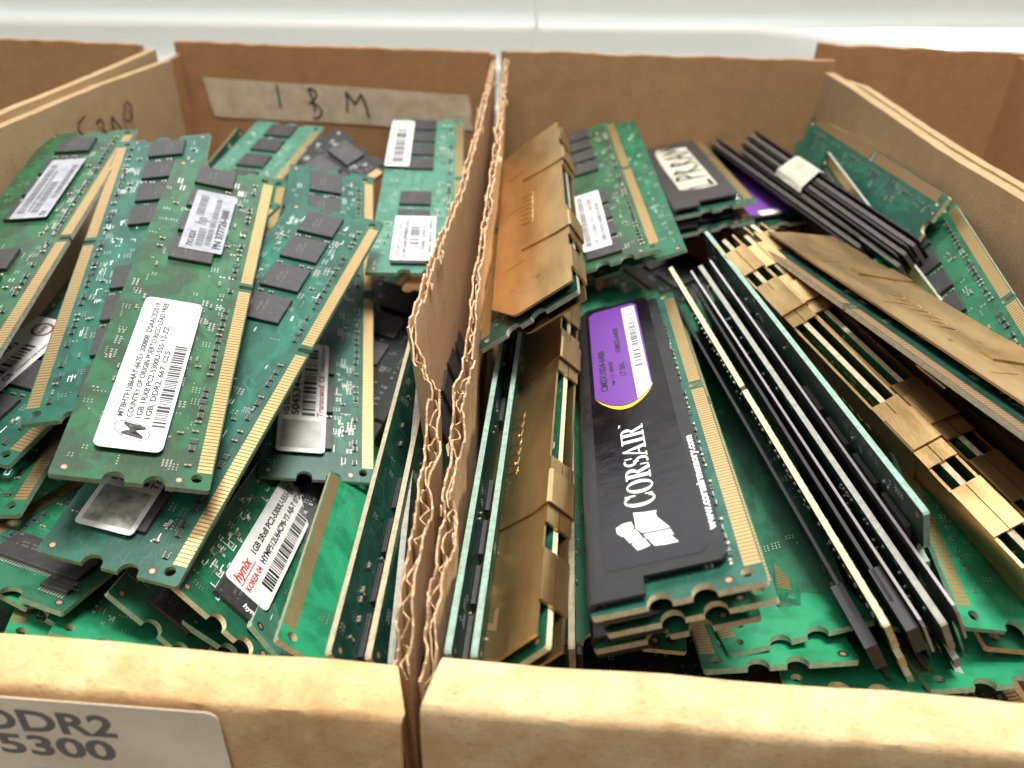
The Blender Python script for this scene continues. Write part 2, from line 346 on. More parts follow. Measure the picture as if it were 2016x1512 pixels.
def pcb_mesh(variant, key, col, edge, silk):
    k = (variant, key, col, edge, silk)
    if k in _cache: return _cache[k]
    r = random.Random(variant * 17 + 3); mb = MB()
    holes = [arc(hx, 2.9, 1.15, 0, -360, 14)[:-1] for hx in (2.9, L - 2.9)]
    mb.prism(outline(key), -T, 0, 0, 1, holes)
    for sgn, z in ((1, 0.03), (-1, -T - 0.03)):
        # bundles of parallel traces with 45 degree bends
        for c in range(26):
            x = r.uniform(6, L - 26); y = r.choice((r.uniform(5, 9), r.uniform(20, 26), r.uniform(5, 26))); a1, a2 = r.uniform(2, 9), r.uniform(2, 9); b1 = r.choice((-1, 1)) * r.uniform(.8, 3.5); nl = r.randint(3, 7)
            if abs(x + 8 - key) < 12 and y < 6: continue
            for q in range(nl):
                dy = q * .42; pts = [(x + q * .2, y + dy), (x + a1 + q * .15, y + dy), (x + a1 + abs(b1) + q * .15, y + dy + b1), (x + a1 + abs(b1) + a2, y + dy + b1)]
                if min(p[1] for p in pts) < 3.6 or max(p[1] for p in pts) > 29.3 or pts[-1][0] > L - 4: break
                for (ax_, ay_), (bx_, by_) in zip(pts, pts[1:]):
                    l_ = math.hypot(bx_ - ax_, by_ - ay_); nx_, ny_ = -(by_ - ay_) / l_ * .08, (bx_ - ax_) / l_ * .08; zz = z - sgn * .018 + sgn * .0003 * c
                    q4 = [(ax_ + nx_, ay_ + ny_, zz), (ax_ - nx_, ay_ - ny_, zz), (bx_ - nx_, by_ - ny_, zz), (bx_ + nx_, by_ + ny_, zz)]
                    mb.add(q4 if sgn > 0 else q4[::-1], [(0, 1, 2, 3)], 6)
        # solder pads in short rows
        for c in range(30):
            x = r.uniform(6, L - 10); y = r.choice((r.uniform(4.6, 7.5), r.uniform(8, 10.5), r.uniform(24, 28))); n_ = r.randint(1, 4)
            for q in range(n_):
                if abs(x + q * .8 - key) > 2 and x + q * .8 < L - 3:
                    for e_ in (0, .9): mb.box(x + q * .8, x + q * .8 + .42, y + e_, y + e_ + .45, z - sgn * .02, z + sgn * .05, 2)
        # vias in small clusters, fiducials
        for c in range(64):
            cx = r.uniform(4, L - 6); cy = r.choice((r.uniform(4.5, 10.5), r.uniform(23.5, 28.5), r.uniform(5, 28)))
            nx, ny = r.choice(((2, 3), (3, 3), (1, 4), (2, 2), (1, 1), (4, 1)))
            for i in range(nx):
                for j in range(ny):
                    x, y = cx + i * .75, cy + j * .75
                    if y < 29.3 and not any(math.hypot(x - ex, y - ey) < 3.0 for ex in (0, L) for ey in (10.6, 18.2)) and not (abs(x - key) < 1.4 and y < 4) and x < L - .5 and not any(math.hypot(x - ex, y - 2.9) < 1.6 for ex in (2.9, L - 2.9)):
                        mb.disc(x, y, z, .17, 2, 6)
        for x, y in ((2.2, 27.6), (L - 2.2, 27.6), (2.0, 6.2)):
            mb.disc(x, y, z, 1.15, 4, 14); mb.disc(x, y, z + sgn * .02, .55, 3, 10)
        if silk:
            for c in range(110 if silk > 1 else 34):
                x = r.uniform(5, L - 8); y = r.choice((r.uniform(7.5, 10.3), r.uniform(23.2, 27.5), r.uniform(7.5, 27)))
                if silk > 1: y = r.uniform(18, 28)
                a = r.uniform(.8, 2.6); b = r.choice((-1, 1)) * r.uniform(.5, 1.6); zz = z + sgn * (.012 + .0004 * c)
                mb.stroke([(x, y), (x, y + b), (x + a, y + b)] if r.random() < .6 else [(x, y), (x + a, y)], .2 if silk < 2 else .3, zz, 5)
                if r.random() < .5: mb.stroke([(x + .5, y), (x + .5, y + b * .6), (x + a, y + b * .6)], .17, zz + sgn * .006, 5)
    me = mb.mesh('circuit_board', [PCB[col], EDGE[edge], SOLDER, COPPER, DARKPAD, SILK, TRACE[col]])
    _cache[k] = me; return me
def contact_mesh(key, dull):
    k = ('c', key, dull)
    if k in _cache: return _cache[k]
    mb = MB(); x = 4.6
    while x < L - 4.8:
        if abs(x + .4 - key) > 1.6:
            mb.box(x, x + .76, .25, 3.15, 0.0, .045); mb.box(x, x + .76, .25, 3.15, -T - .045, -T)
        x += 1.0
    me = mb.mesh('contact_strip', [GOLD_DULL if dull else GOLD]); _cache[k] = me; return me
def unit_mesh(name, fn, mats):
    if name not in _cache:
        mb = MB(); fn(mb); _cache[name] = mb.mesh(name, mats, (0, 0, 0))
    return _cache[name]
def chip_fn(w, h, pins=0, mark=True):
    def f(mb):
        mb.box(-w / 2, w / 2, -h / 2, h / 2, 0.12, 1.15, 0, .12)
        mb.disc(-w / 2 + 1.1, h / 2 - 1.1, 1.152, .35, 1, 10)
        if mark:
            for i in range(2):
                for j in range(9):
                    if (i * 5 + j * 3) % 4: mb.box(-w / 2 + 2.4 + j * .6, -w / 2 + 2.75 + j * .6, h * .12 - i * 1.3, h * .12 - i * 1.3 + .6, 1.148, 1.156, 1)
        if pins:
            n = int(w / .62)
            for i in range(n):
                x = -w / 2 + .4 + i * (w - .8) / (n - 1)
                for s_ in (-1, 1):
                    mb.box(x - .17, x + .17, min(s_ * h / 2, s_ * (h / 2 + 1.1)), max(s_ * h / 2, s_ * (h / 2 + 1.1)), .06, .22, 2)
    return f
def smd(kind):
    def f(mb):
        a, b = (.9, .5) if kind != 'array' else (.9, 1.6)
        mb.box(-a * .5, a * .5, -b / 2, b / 2, .03, .5, 0, .06)
        if kind == 'array':
            for i in range(4):
                for s_ in (-1, 1): mb.box(min(s_ * .45, s_ * .62), max(s_ * .45, s_ * .62), -.72 + i * .4, -.52 + i * .4, .02, .42, 1)
        else:
            for s_ in (-1, 1): mb.box(min(s_ * .32, s_ * .72), max(s_ * .32, s_ * .72), -b / 2 - .03, b / 2 + .03, .02, .54, 1, .08)
    return f
def smd_spots(seed, key, slots):
    r = random.Random(seed * 5 + 1); out = []
    x = 6.0
    while x < L - 6:
        if abs(x - key) > 2.2 and r.random() < .82: out.append((x, 5.2 + r.uniform(-.15, .15), 'array' if r.random() < .65 else 'cap', 90 if r.random() < .8 else 0))
        x += r.choice((2.1, 2.5, 2.9))
    for a, b in zip(slots, slots[1:]):
        m = (a + b) / 2
        if b - a < 16:
            for y in (12.5, 15, 18.5, 21.5):
                if r.random() < .6: out.append((m + r.uniform(-.3, .3), y, 'cap', 90))
    for i in range(18): out.append((r.uniform(6, L - 6), r.choice((8.2, 8.8, 24.6, 25.5)), 'cap', r.choice((0, 90))))
    return out
BACK = Matrix.Translation((0, 0, -T * MM)) @ Matrix.Rotation(math.pi, 4, 'X')
def module(pose, name='memory_module', label='', group=None, key=71.6, col='green', edge='tan', variant=1, chips='f', slots=None, smds='f', silk=1, hi=False, dull=False, spreader=None, chip_size=(10.2, 11.0), chip_y=17.0, strip=True, extra=None, cat='memory module'):
    R = Matrix(pose['R']).to_4x4()
    base = Vector(pose['t']) + (R.to_3x3() @ Vector((HL, HW, 0)))
    root = bpy.data.objects.new(name, None); COL.objects.link(root)
    root.empty_display_size = 0.01
    root.matrix_world = Matrix.Translation(base * MM) @ R
    tag(root, label, cat, group)
    put('circuit_board', pcb_mesh(variant, key, col, edge, silk), root)
    if strip: put('contact_strip', contact_mesh(key, dull), root)
    sl = slots if slots is not None else chip_slots(key)
    cme = unit_mesh('memory_chip_%g_%g' % chip_size, chip_fn(*chip_size), [CHIP, CHIPMARK, SOLDER]); cme.name = 'memory_chip'
    for side in ('f', 'b'):
        if side in chips:
            for x in sl:
                o = put('memory_chip', cme, root)
                M_ = Matrix.Translation(((x - HL) * MM, (chip_y - HW) * MM, 0))
                o.matrix_local = M_ if side == 'f' else Matrix.Translation((0, 0, -T * MM)) @ M_ @ Matrix.Rotation(math.pi, 4, 'X')
    sp = smd_spots(variant, key, sl)
    cap = unit_mesh('capacitor', smd('cap'), [CAPB, SOLDER]); arr = unit_mesh('resistor_array', smd('array'), [RESB, SOLDER])
    if smds and hi:
        for x, y, k, a in sp:
            o = put('capacitor' if k == 'cap' else 'resistor_array', cap if k == 'cap' else arr, root)
            o.matrix_local = Matrix.Translation(((x - HL) * MM, (y - HW) * MM, 0)) @ Matrix.Rotation(math.radians(a), 4, 'Z')
    elif smds:
        kk = ('sm', variant, key, smds)
        if kk not in _cache:
            mb = MB()
            for side in smds:
                for x, y, k, a in sp:
                    w, h = (.5, .75) if k == 'cap' else (.9, .7)
                    s_ = 1 if side == 'f' else -1; z0 = 0 if s_ > 0 else -T
                    mb.box(x - w / 2, x + w / 2, y - h / 2, y + h / 2, z0, z0 + s_ * .45, 1); mb.box(x - w / 2 + .1, x + w / 2 - .1, y - h * .25, y + h * .25, z0, z0 + s_ * .5, 0)
            _cache[kk] = mb.mesh('surface_components', [RESB, SOLDER])
        o = put('surface_components', _cache[kk], root); o['kind'] = 'stuff'
    if spreader: SPREAD[spreader](root)
    if extra: extra(root)
    return root

def gold_spreader(root):
    for nm, s_ in (('front_plate', 1), ('rear_plate', -1)):
        mb = MB(); z = (2.1, 2.7) if s_ > 0 else (-T - 2.7, -T - 2.1)
        poly = [(3, 5.5), (L - 12, 5.5), (L - 1.5, 12.5), (L - .8, 14), (L - .8, 30.2), (.8, 30.2), (.8, 14), (1.5, 12.5)] if s_ > 0 else [(12, 5.5), (L - 12, 5.5), (L - 1.5, 12.5), (L - .8, 14), (L - .8, 30.2), (.8, 30.2), (.8, 14), (1.5, 12.5)]
        mb.prism(poly, z[0], z[1])
        # folded top tabs with openings between them
        zc = -T / 2
        for a, b in ((8, 21), (28, 49), (84, 105), (112, 125)):
            lo, hi = (zc + .12, z[1]) if s_ > 0 else (z[0], zc - .12)
            mb.box(a, b, 30.2, 30.85, lo, hi)
        # pressed ribs and dimples
        zt = z[1] if s_ > 0 else z[0]
        for x in (30, 62, 103): mb.box(x, x + .8, 9, 16, zt, zt + s_ * .12)
        for x in (18, 48, 86, 118): mb.disc(x, 20, zt + s_ * .14, .8, 0, 12); mb.disc(x, 12, zt + s_ * .12, .6, 0, 12)
        if s_ > 0:
            f = Frame(mb, L - 6, 17, zt + .02, True)
            f.text('Z', 2, -1.5, 6.5, 6, 1)
            for i in range(7): mb.bar((56 + i * 3.6, 14.5, zt - .1), (57.6 + i * 3.6, 19 - (i % 3) * .6, zt - .1), .38, 0, 8); mb.bar((56.4 + i * 3.6, 19, zt - .1), (58.6 + i * 3.6, 18.4, zt - .1), .3, 0, 8)
        mb.build(nm, [SPG, GOLD_DULL], root)
    for c in (38.5, 94.5):
        mb = MB(); w = 5.2; zf, zb = 2.75, -T - 2.75
        # front arm: flares towards the top edge
        mb.prism([(c - 2.2, 15.0), (c + 2.2, 15.0), (c + w, 26.5), (c + w, 31.0), (c - w, 31.0), (c - w, 26.5)], zf, zf + .45)
        mb.prism([(c - 2.2, 15.0), (c + 2.2, 15.0), (c + w, 26.5), (c + w, 31.0), (c - w, 31.0), (c - w, 26.5)], zb - .45, zb)
        pr = [(31.0, zf + .45), (31.45, zf + .2), (31.65, zf - .4), (31.65, zb + .4), (31.45, zb - .2), (31.0, zb - .45)]
        inn = [(31.0, zf), (31.1, zf - .1), (31.2, zf - .4), (31.2, zb + .4), (31.1, zb + .1), (31.0, zb)]
        vs = [(x, y, z) for x in (c - w, c + w) for y, z in pr + inn]
        n = 6; fs = []
        for i in range(n - 1):
            fs += [(i, i + 1, 12 + i + 1, 12 + i), (6 + i, 18 + i, 18 + i + 1, 6 + i + 1), (i, 6 + i, 6 + i + 1, i + 1), (12 + i, 12 + i + 1, 18 + i + 1, 18 + i)]
        mb.add(vs, fs); mb.build('clip', [SPG], root)
def dark_spreader(mt, wfront=1.9, th=.7, notch=True):
    def f(root):
        for nm, s_ in (('front_plate', 1), ('rear_plate', -1)):
            mb = MB(); z = (wfront - th, wfront) if s_ > 0 else (-T - wfront, -T - wfront + th)
            poly = [(6.8, 5.2), (L - 6.8, 5.2), (L - 5.4, 6.6), (L - 5.4, 20), (L - 1, 20), (L - 1, 28.6), (1, 28.6), (1, 20), (5.4, 20), (5.4, 6.6)]
            mb.prism(poly, z[0], z[1])
            # rolled top edge
            pr = [(28.6, z[1]), (29.5, z[1] - .1 if s_ > 0 else z[0] + .1), (30.2, (z[0] + z[1]) / 2 - .35 * s_), (30.3, -T / 2 + .5 * s_), (29.6, -T / 2 + .5 * s_), (28.6, z[0])] if s_ > 0 else \
                 [(28.6, z[0]), (29.5, z[0] + .1), (30.2, z[0] + .7), (30.3, -T / 2 - .5), (29.6, -T / 2 - .5), (28.6, z[1])]
            vs = [(x, y, zz) for x in (1, L - 1) for y, zz in pr]; n = len(pr)
            fs = [(i, (i + 1) % n, n + (i + 1) % n, n + i) for i in range(n)] + [tuple(range(n))[::-1], tuple(range(n, 2 * n))]
            mb.add(vs, fs); mb.build(nm, [mt], root)
    return f
def open_plates(mt, gap, th):
    def f(root):
        for nm, s_ in (('front_plate', 1), ('rear_plate', -1)):
            mb = MB(); z = (gap, gap + th) if s_ > 0 else (-T - gap - th, -T - gap)
            mb.prism([(6.8, 5.2), (L - 6.8, 5.2), (L - 5.4, 6.6), (L - 5.4, 20), (L - 1, 20), (L - 1, 30), (L - 2, 31.1), (2, 31.1), (1, 30), (1, 20), (5.4, 20), (5.4, 6.6)], z[0], z[1])
            mb.build(nm, [mt], root)
    return f
SPREAD = {'gold': gold_spreader, 'black': dark_spreader(SPK), 'silver': open_plates(SPS, 2.3, .55), 'grey': dark_spreader(SPGREY, 2.6, .8), 'thin': open_plates(SPK, 1.0, .55), 'wide': open_plates(SPGREY, 2.6, .7)}

def sticker(root, x0, x1, y0, y1, z, paper, fn, r=1.0, flip=False, name='sticker', th=.1, mats=None, ang=0, label=None):
    """paper slip with its print; fn(frame, width, height) draws in the reading frame"""
    mb = MB(); w, h = x1 - x0, y1 - y0
    fr = Frame(mb, x1 if flip else x0, y1 if flip else y0, z + th + .05, flip, ang)
    poly = [fr.p(*q) for q in rrect(0, w, 0, h, r)]
    mb.prism(poly, z, z + th, 0)
    MT = mats or [paper, INK, INKRED, SQUARE, INKMAROON, INKGREY, WHITE]
    o = mb.build(name, MT[:1], root)
    if fn:
        m2 = MB(); fr.mb = m2; fn(fr, w, h); m2.build('print', MT, o)
    if label: o['label'] = label
    return o

# poses of the modules: rotation and corner position in mm
POSES = {
 'micron': dict(R=[(-0.1277, -0.955, 0.2676), (0.9813, -0.161, -0.106), (0.1443, 0.249, 0.9577)], t=(-60.98, 130.31, 80.35)),
 'l7': dict(R=[(0.1821, -0.9778, 0.1038), (0.9647, 0.1573, -0.2112), (0.1902, 0.1386, 0.9719)], t=(-65.48, 116.72, 66.86)),
 'l9': dict(R=[(-0.126, -0.9601, 0.2496), (0.9445, -0.1931, -0.2659), (0.3034, 0.2022, 0.9311)], t=(-36.38, 173.85, 47.15)),
 'l10': dict(R=[(-0.0622, -0.9978, 0.0223), (0.9954, -0.0636, -0.0712), (0.0725, 0.0178, 0.9972)], t=(-15.99, 235.01, 80.39)),
 'l2': dict(R=[(0.1876, 0.9816, -0.0353), (-0.9663, 0.1779, -0.1858), (-0.1761, 0.069, 0.9819)], t=(-134.33, 278.58, 104.72)),
 'l3': dict(R=[(-0.0955, -0.9938, -0.0576), (0.9864, -0.0868, -0.1394), (0.1335, -0.0702, 0.9886)], t=(-120.08, 159.22, 87.8)),
 'l4': dict(R=[(0.2398, -0.969, 0.0596), (0.9651, 0.2312, -0.1229), (0.1053, 0.087, 0.9906)], t=(-113.89, 147.64, 71.2)),
 'l5': dict(R=[(-0.0347, -0.9993, -0.0101), (0.9965, -0.0338, -0.0764), (0.076, -0.0127, 0.997)], t=(-108.44, 138.2, 65.17)),
 'l6': dict(R=[(-0.1516, 0.9577, 0.2444), (-0.9487, -0.2104, 0.2359), (0.2773, -0.1962, 0.9405)], t=(-97.57, 247.89, 29.45)),
 'l11': dict(R=[(0.16, -0.9871, -0.0027), (0.9758, 0.1586, -0.1506), (0.1491, 0.0215, 0.9886)], t=(-104.27, 227.63, 68.52)),
 'l14': dict(R=[(-0.0358, -0.9994, 0.0), (0.9353, -0.0335, -0.3522), (0.352, -0.0126, 0.9359)], t=(-81.03, 177.7, 38.06)),
 'l15': dict(R=[(0.0015, -0.6714, 0.7411), (0.9743, 0.168, 0.1501), (-0.2253, 0.7218, 0.6544)], t=(-46.67, 113.33, 43.98)),
 'l16': dict(R=[(-0.078, -0.5555, 0.8279), (0.9493, 0.2124, 0.2319), (-0.3047, 0.8039, 0.5107)], t=(-36.76, 113.19, 29.36)),
 'l17': dict(R=[(0.0717, 0.7577, 0.6487), (-0.9695, -0.0998, 0.2237), (0.2342, -0.645, 0.7274)], t=(-51.84, 233.38, 36.6)),
 'l18': dict(R=[(0.0218, -0.4283, 0.9034), (0.9994, -0.0134, -0.0304), (0.0251, 0.9035, 0.4278)], t=(-17.89, 98.36, 44.54)),
 'l19': dict(R=[(0.0178, -0.3208, 0.947), (0.9994, -0.0231, -0.0266), (0.0304, 0.9469, 0.3201)], t=(-14.03, 98.68, 42.32)),
 'l20': dict(R=[(-0.0512, -0.2093, 0.9765), (0.9984, -0.0343, 0.045), (0.0241, 0.9772, 0.2108)], t=(-13.26, 98.78, 40.36)),
 'l12': dict(R=[(0.5857, -0.7857, 0.199), (0.781, 0.4813, -0.398), (0.217, 0.3885, 0.8955)], t=(-130.61, 234.73, 49.07)),
 'l13': dict(R=[(0.1307, -0.5429, 0.8296), (0.9748, -0.0822, -0.2074), (0.1808, 0.8358, 0.5185)], t=(-122.4, 235.21, 36.82)),
 'b2': dict(R=[(0.0397, -0.7019, 0.7111), (0.973, 0.1891, 0.1324), (-0.2274, 0.6867, 0.6905)], t=(-60.48, 113.63, 41.4)),
 'b4': dict(R=[(-0.0562, -0.8046, 0.5912), (0.9214, 0.1863, 0.3411), (-0.3846, 0.5638, 0.7309)], t=(-44.88, 116.18, 34.35)),
 'l21': dict(R=[(0.287, -0.9527, 0.1005), (0.9436, 0.2631, -0.2009), (0.165, 0.1524, 0.9744)], t=(-58.41, 134.01, 35.43)),
 'b1': dict(R=[(0.1173, 0.9275, 0.3549), (-0.9528, 0.0043, 0.3036), (0.2801, -0.3737, 0.8842)], t=(-107.3, 239.87, 19.97)),
 'b3': dict(R=[(0.2586, 0.9024, 0.3446), (-0.9531, 0.1804, 0.2428), (0.1569, -0.3913, 0.9068)], t=(-134.44, 237.72, 36.66)),
 'b5': dict(R=[(0.1747, 0.9199, 0.3512), (-0.9415, 0.0516, 0.333), (0.2882, -0.3889, 0.8751)], t=(-106.31, 241.05, 13.75)),
 'b6': dict(R=[(0.007, -0.8424, 0.5388), (0.9706, 0.1354, 0.199), (-0.2406, 0.5215, 0.8186)], t=(-81.3, 115.35, 47.44)),
 'r5': dict(R=[(0.0397, -0.9408, -0.3367), (0.9936, 0.0015, 0.1129), (-0.1057, -0.339, 0.9348)], t=(42.76, 97.88, 92.73)),
 'r6': dict(R=[(0.0397, -0.9408, -0.3367), (0.9936, 0.0015, 0.1129), (-0.1057, -0.339, 0.9348)], t=(45.99, 99.63, 86.73)),
 'r6b': dict(R=[(0.0397, -0.9408, -0.3367), (0.9936, 0.0015, 0.1129), (-0.1057, -0.339, 0.9348)], t=(44.27, 100.62, 81.18)),
 'r1': dict(R=[(-0.0021, 0.7996, -0.6005), (-1.0, -0.0076, -0.0065), (-0.0098, 0.6005, 0.7996)], t=(-8.39, 317.21, 84.78)),
 'r2': dict(R=[(-0.0725, 0.6397, -0.7652), (-0.9973, -0.057, 0.0468), (-0.0136, 0.7665, 0.6421)], t=(-2.49, 230.6, 56.34)),
 'r3': dict(R=[(0.0626, -0.1535, 0.9862), (0.9979, -0.0072, -0.0644), (0.017, 0.9881, 0.1528)], t=(-4.72, 97.18, 44.29)),
 'r3b': dict(R=[(0.0644, -0.1566, 0.9856), (0.9978, -0.0065, -0.0662), (0.0167, 0.9876, 0.1559)], t=(-0.03, 97.47, 43.31)),
 'r4': dict(R=[(0.0432, -0.1058, 0.9935), (0.9989, -0.0108, -0.0445), (0.0154, 0.9943, 0.1052)], t=(16.37, 105.61, 36.15)),
 'r8': dict(R=[(-0.0255, -0.944, -0.3289), (0.9997, -0.0225, -0.0129), (0.0048, -0.3291, 0.9443)], t=(43.5, 232.04, 92.17)),
 'r9': dict(R=[(0.0177, 0.9298, -0.3677), (-0.9996, 0.0088, -0.0259), (-0.0208, 0.3681, 0.9296)], t=(22.63, 374.6, 79.62)),
 'r10': dict(R=[(-0.0216, -0.9736, -0.2273), (0.9968, -0.0385, 0.07), (-0.0769, -0.2251, 0.9713)], t=(87.12, 293.17, 84.86)),
 'r10b': dict(R=[(-0.0216, -0.9736, -0.2273), (0.9968, -0.0385, 0.07), (-0.0769, -0.2251, 0.9713)], t=(86.6, 289.68, 78.81)),
 'r11': dict(R=[(0.109, 0.9845, -0.1371), (-0.9932, 0.1136, 0.026), (0.0412, 0.1333, 0.9902)], t=(68.77, 431.06, 65.36)),
 'r7': dict(R=[(-0.0055, 0.9236, -0.3834), (-0.9997, -0.0138, -0.0188), (-0.0226, 0.3832, 0.9234)], t=(44.73, 259.33, 53.82)),
 'r21': dict(R=[(-0.6134, -0.7882, 0.0504), (0.7754, -0.6131, -0.1511), (0.15, -0.0536, 0.9872)], t=(134.78, 227.49, 39.61)),
 'e1': dict(R=[(-0.1651, 0.4934, -0.854), (0.9836, 0.1459, -0.1059), (0.0724, -0.8575, -0.5094)], t=(69.02, 105.19, 74.07)),
 'e3': dict(R=[(-0.1758, -0.4926, 0.8523), (0.9815, -0.1543, 0.1133), (0.0757, 0.8565, 0.5106)], t=(95.27, 110.21, 49.49)),
 'e5': dict(R=[(0.1386, -0.3016, -0.9433), (-0.9903, -0.0512, -0.1292), (-0.0093, 0.9521, -0.3057)], t=(68.99, 254.27, 60.59)),
 'g1': dict(R=[(0.269, -0.4701, -0.8406), (-0.9608, -0.1912, -0.2006), (-0.0664, 0.8616, -0.5031)], t=(77.47, 248.21, 64.78)),
 'g2': dict(R=[(0.2484, -0.3166, -0.9154), (-0.968, -0.1165, -0.2224), (-0.0363, 0.9414, -0.3354)], t=(81.95, 254.94, 60.37)),
 'g3': dict(R=[(0.2744, -0.158, -0.9485), (-0.9616, -0.0543, -0.2692), (-0.009, 0.9859, -0.1669)], t=(81.61, 263.44, 58.57)),
 'g5': dict(R=[(0.0012, -0.4089, -0.9126), (0.9961, -0.0801, 0.0372), (-0.0883, -0.909, 0.4072)], t=(131.16, 246.56, 105.01)),
 'g6': dict(R=[(0.1492, -0.5532, -0.8196), (0.9877, 0.1218, 0.0975), (0.0459, -0.8241, 0.5645)], t=(117.49, 124.31, 94.8)),
 'g7': dict(R=[(0.1061, -0.2053, -0.9729), (0.9939, -0.0066, 0.1098), (-0.029, -0.9787, 0.2034)], t=(122.09, 236.41, 90.51)),
 'g8': dict(R=[(0.0011, -0.2118, -0.9773), (0.9981, 0.0611, -0.0122), (0.0623, -0.9754, 0.2114)], t=(120.58, 193.77, 85.1)),
 'h1': dict(R=[(-0.1372, -0.6647, 0.7344), (0.9894, -0.0566, 0.1336), (-0.0472, 0.745, 0.6654)], t=(137.06, 235.59, 69.68)),
 'h2': dict(R=[(-0.1372, -0.6647, 0.7344), (0.9894, -0.0566, 0.1336), (-0.0472, 0.745, 0.6654)], t=(139.57, 237.07, 72.03)),
 'h3': dict(R=[(-0.1372, -0.6647, 0.7344), (0.9894, -0.0566, 0.1336), (-0.0472, 0.745, 0.6654)], t=(135.02, 233.16, 67.0)),
 'h4': dict(R=[(-0.1648, -0.7238, 0.67), (0.9851, -0.0869, 0.1484), (-0.0492, 0.6845, 0.7273)], t=(132.97, 255.49, 65.49)),
 'g4': dict(R=[(0.1913, 0.9737, 0.1235), (-0.9768, 0.1766, 0.1214), (0.0964, -0.1438, 0.9849)], t=(74.01, 253.4, 87.99)),
 'c3': dict(R=[(0.0829, 0.9676, -0.2385), (-0.956, 0.1448, 0.2551), (0.2814, 0.2069, 0.937)], t=(33.35, 238.24, 21.14)),
 'c2': dict(R=[(-0.0089, 0.9936, -0.1123), (-0.9606, 0.0227, 0.277), (0.2778, 0.1103, 0.9543)], t=(40.17, 235.43, 21.09)),
 'c4': dict(R=[(-0.1439, 0.9874, -0.0656), (-0.9607, -0.1235, 0.2485), (0.2373, 0.0987, 0.9664)], t=(74.96, 236.15, 21.31)),
 'c6': dict(R=[(-0.1785, 0.9788, 0.1008), (-0.9688, -0.1927, 0.156), (0.1721, -0.0698, 0.9826)], t=(81.16, 253.01, 37.13)),
 'c1': dict(R=[(0.0771, -0.997, -0.0006), (0.9921, 0.0768, -0.0995), (0.0992, 0.007, 0.995)], t=(35.91, 110.25, 59.64)),
 'c8': dict(R=[(-0.0219, 0.996, 0.0862), (-0.9874, -0.008, -0.1578), (-0.1565, -0.0886, 0.9837)], t=(92.5, 244.3, 87.19)),
 'c9': dict(R=[(-0.0539, 0.9979, 0.0351), (-0.9979, -0.0551, 0.0351), (0.0369, -0.0332, 0.9988)], t=(102.8, 245.73, 55.84)),
 'c5': dict(R=[(0.0374, 0.9956, -0.086), (-0.9612, 0.0594, 0.2693), (0.2732, 0.0726, 0.9592)], t=(77.68, 233.0, 20.82)),
}
# ------------------------------------------------------------------ the place: shelf, window, blind
def world_obj(mb, name, mats, parent=None): return mb.build(name, mats, parent, (0, 0, 0))
SHELF = mat('shelf_paint', (0.30, 0.28, 0.25), 0.6)
mb = MB(); mb.box(-900, 900, -60, 560, -20, -1)
tag(world_obj(mb, 'shelf', [SHELF]), kind='structure')
PANE = bpy.data.materials.new('daylit_window_pane'); PANE.use_nodes = True
_b = PANE.node_tree.nodes['Principled BSDF']; _b.inputs['Base Color'].default_value = (.8, .85, .9, 1)
_b.inputs['Emission Color'].default_value = (0.93, 0.98, 1.0, 1); _b.inputs['Emission Strength'].default_value = 2.5
mb = MB(); mb.box(-900, 900, 545, 549, 0, 420)
tag(world_obj(mb, 'window_pane', [PANE]), 'daylit window pane behind the white slatted blind', 'window')
SLAT = mat('white_blind_slat', (0.76, 0.76, 0.74), 0.38)
_b = SLAT.node_tree.nodes['Principled BSDF']
_tr = N(SLAT, 'ShaderNodeBsdfTranslucent', Color=(0.78, 0.78, 0.75, 1)); _mx = N(SLAT, 'ShaderNodeMixShader', Fac=0.5)
LK(SLAT, _b.outputs[0], _mx.inputs[1]); LK(SLAT, _tr.outputs[0], _mx.inputs[2])
LK(SLAT, _mx.outputs[0], SLAT.node_tree.nodes['Material Output'].inputs['Surface'])
CORD = mat('white_cord', (0.8, 0.78, 0.72), 0.7)
blind = bpy.data.objects.new('window_blind', None); COL.objects.link(blind)
tag(blind, 'closed white slatted window blind behind the boxes', 'blind')
zb = 105.5
for i in range(-3, 7):
    mb = MB(); n = 7; vs = []; fs = []
    xs = [-620 + 20 * k for k in range(63)]
    for x in xs:
        drop = 0
        if i == 0: drop = 0
        zoff = (x + 276) * 0.0155
        sag = 0.0
        if i == 0 and x > 125: sag = min(10, (x - 125) * .11)       # second slat droops at the right
        if i == 1 and x > 110: sag = -min(2.5, (x - 110) * .03)
        for k in range(n):
            t = k / (n - 1); h = t * 25
            y = 462 + 9 * (1 - t) - 3.0 * math.sin(t * math.pi)      # leaning, bowed section
            z = zb + (i - 1) * 21 + h + zoff - sag
            if i == 1 and k == 0: y -= 1.0
            vs.append((x, y, z))
    m_ = len(xs)
    vs2 = [(a, b + .5, c) for a, b, c in vs]
    for a in range(m_ - 1):
        for k in range(n - 1):
            q = a * n + k; fs.append((q, q + n, q + n + 1, q + 1)); q2 = q + m_ * n; fs.append((q2, q2 + 1, q2 + n + 1, q2 + n))
        for k in (0, n - 1):
            q = a * n + k; fs.append((q, q + m_ * n, q + n + m_ * n, q + n) if k == 0 else (q + n, q + n + m_ * n, q + m_ * n, q))
    mb.add(vs + vs2, fs); o = world_obj(mb, 'slat', [SLAT], blind)
    for p in o.data.polygons: p.use_smooth = True
mb = MB()
for k in range(40): mb.bar((7 + .5 * math.sin(k), 455.5, 70 + k * 3.2), (7 + .5 * math.sin(k + 1), 455.5, 73.2 + k * 3.2), .75, 0, 6)
world_obj(mb, 'lift_cord', [CORD], blind)
mb = MB(); mb.box(-900, 900, 440, 560, -1, 60)
tag(world_obj(mb, 'window_sill', [SHELF]), kind='structure')

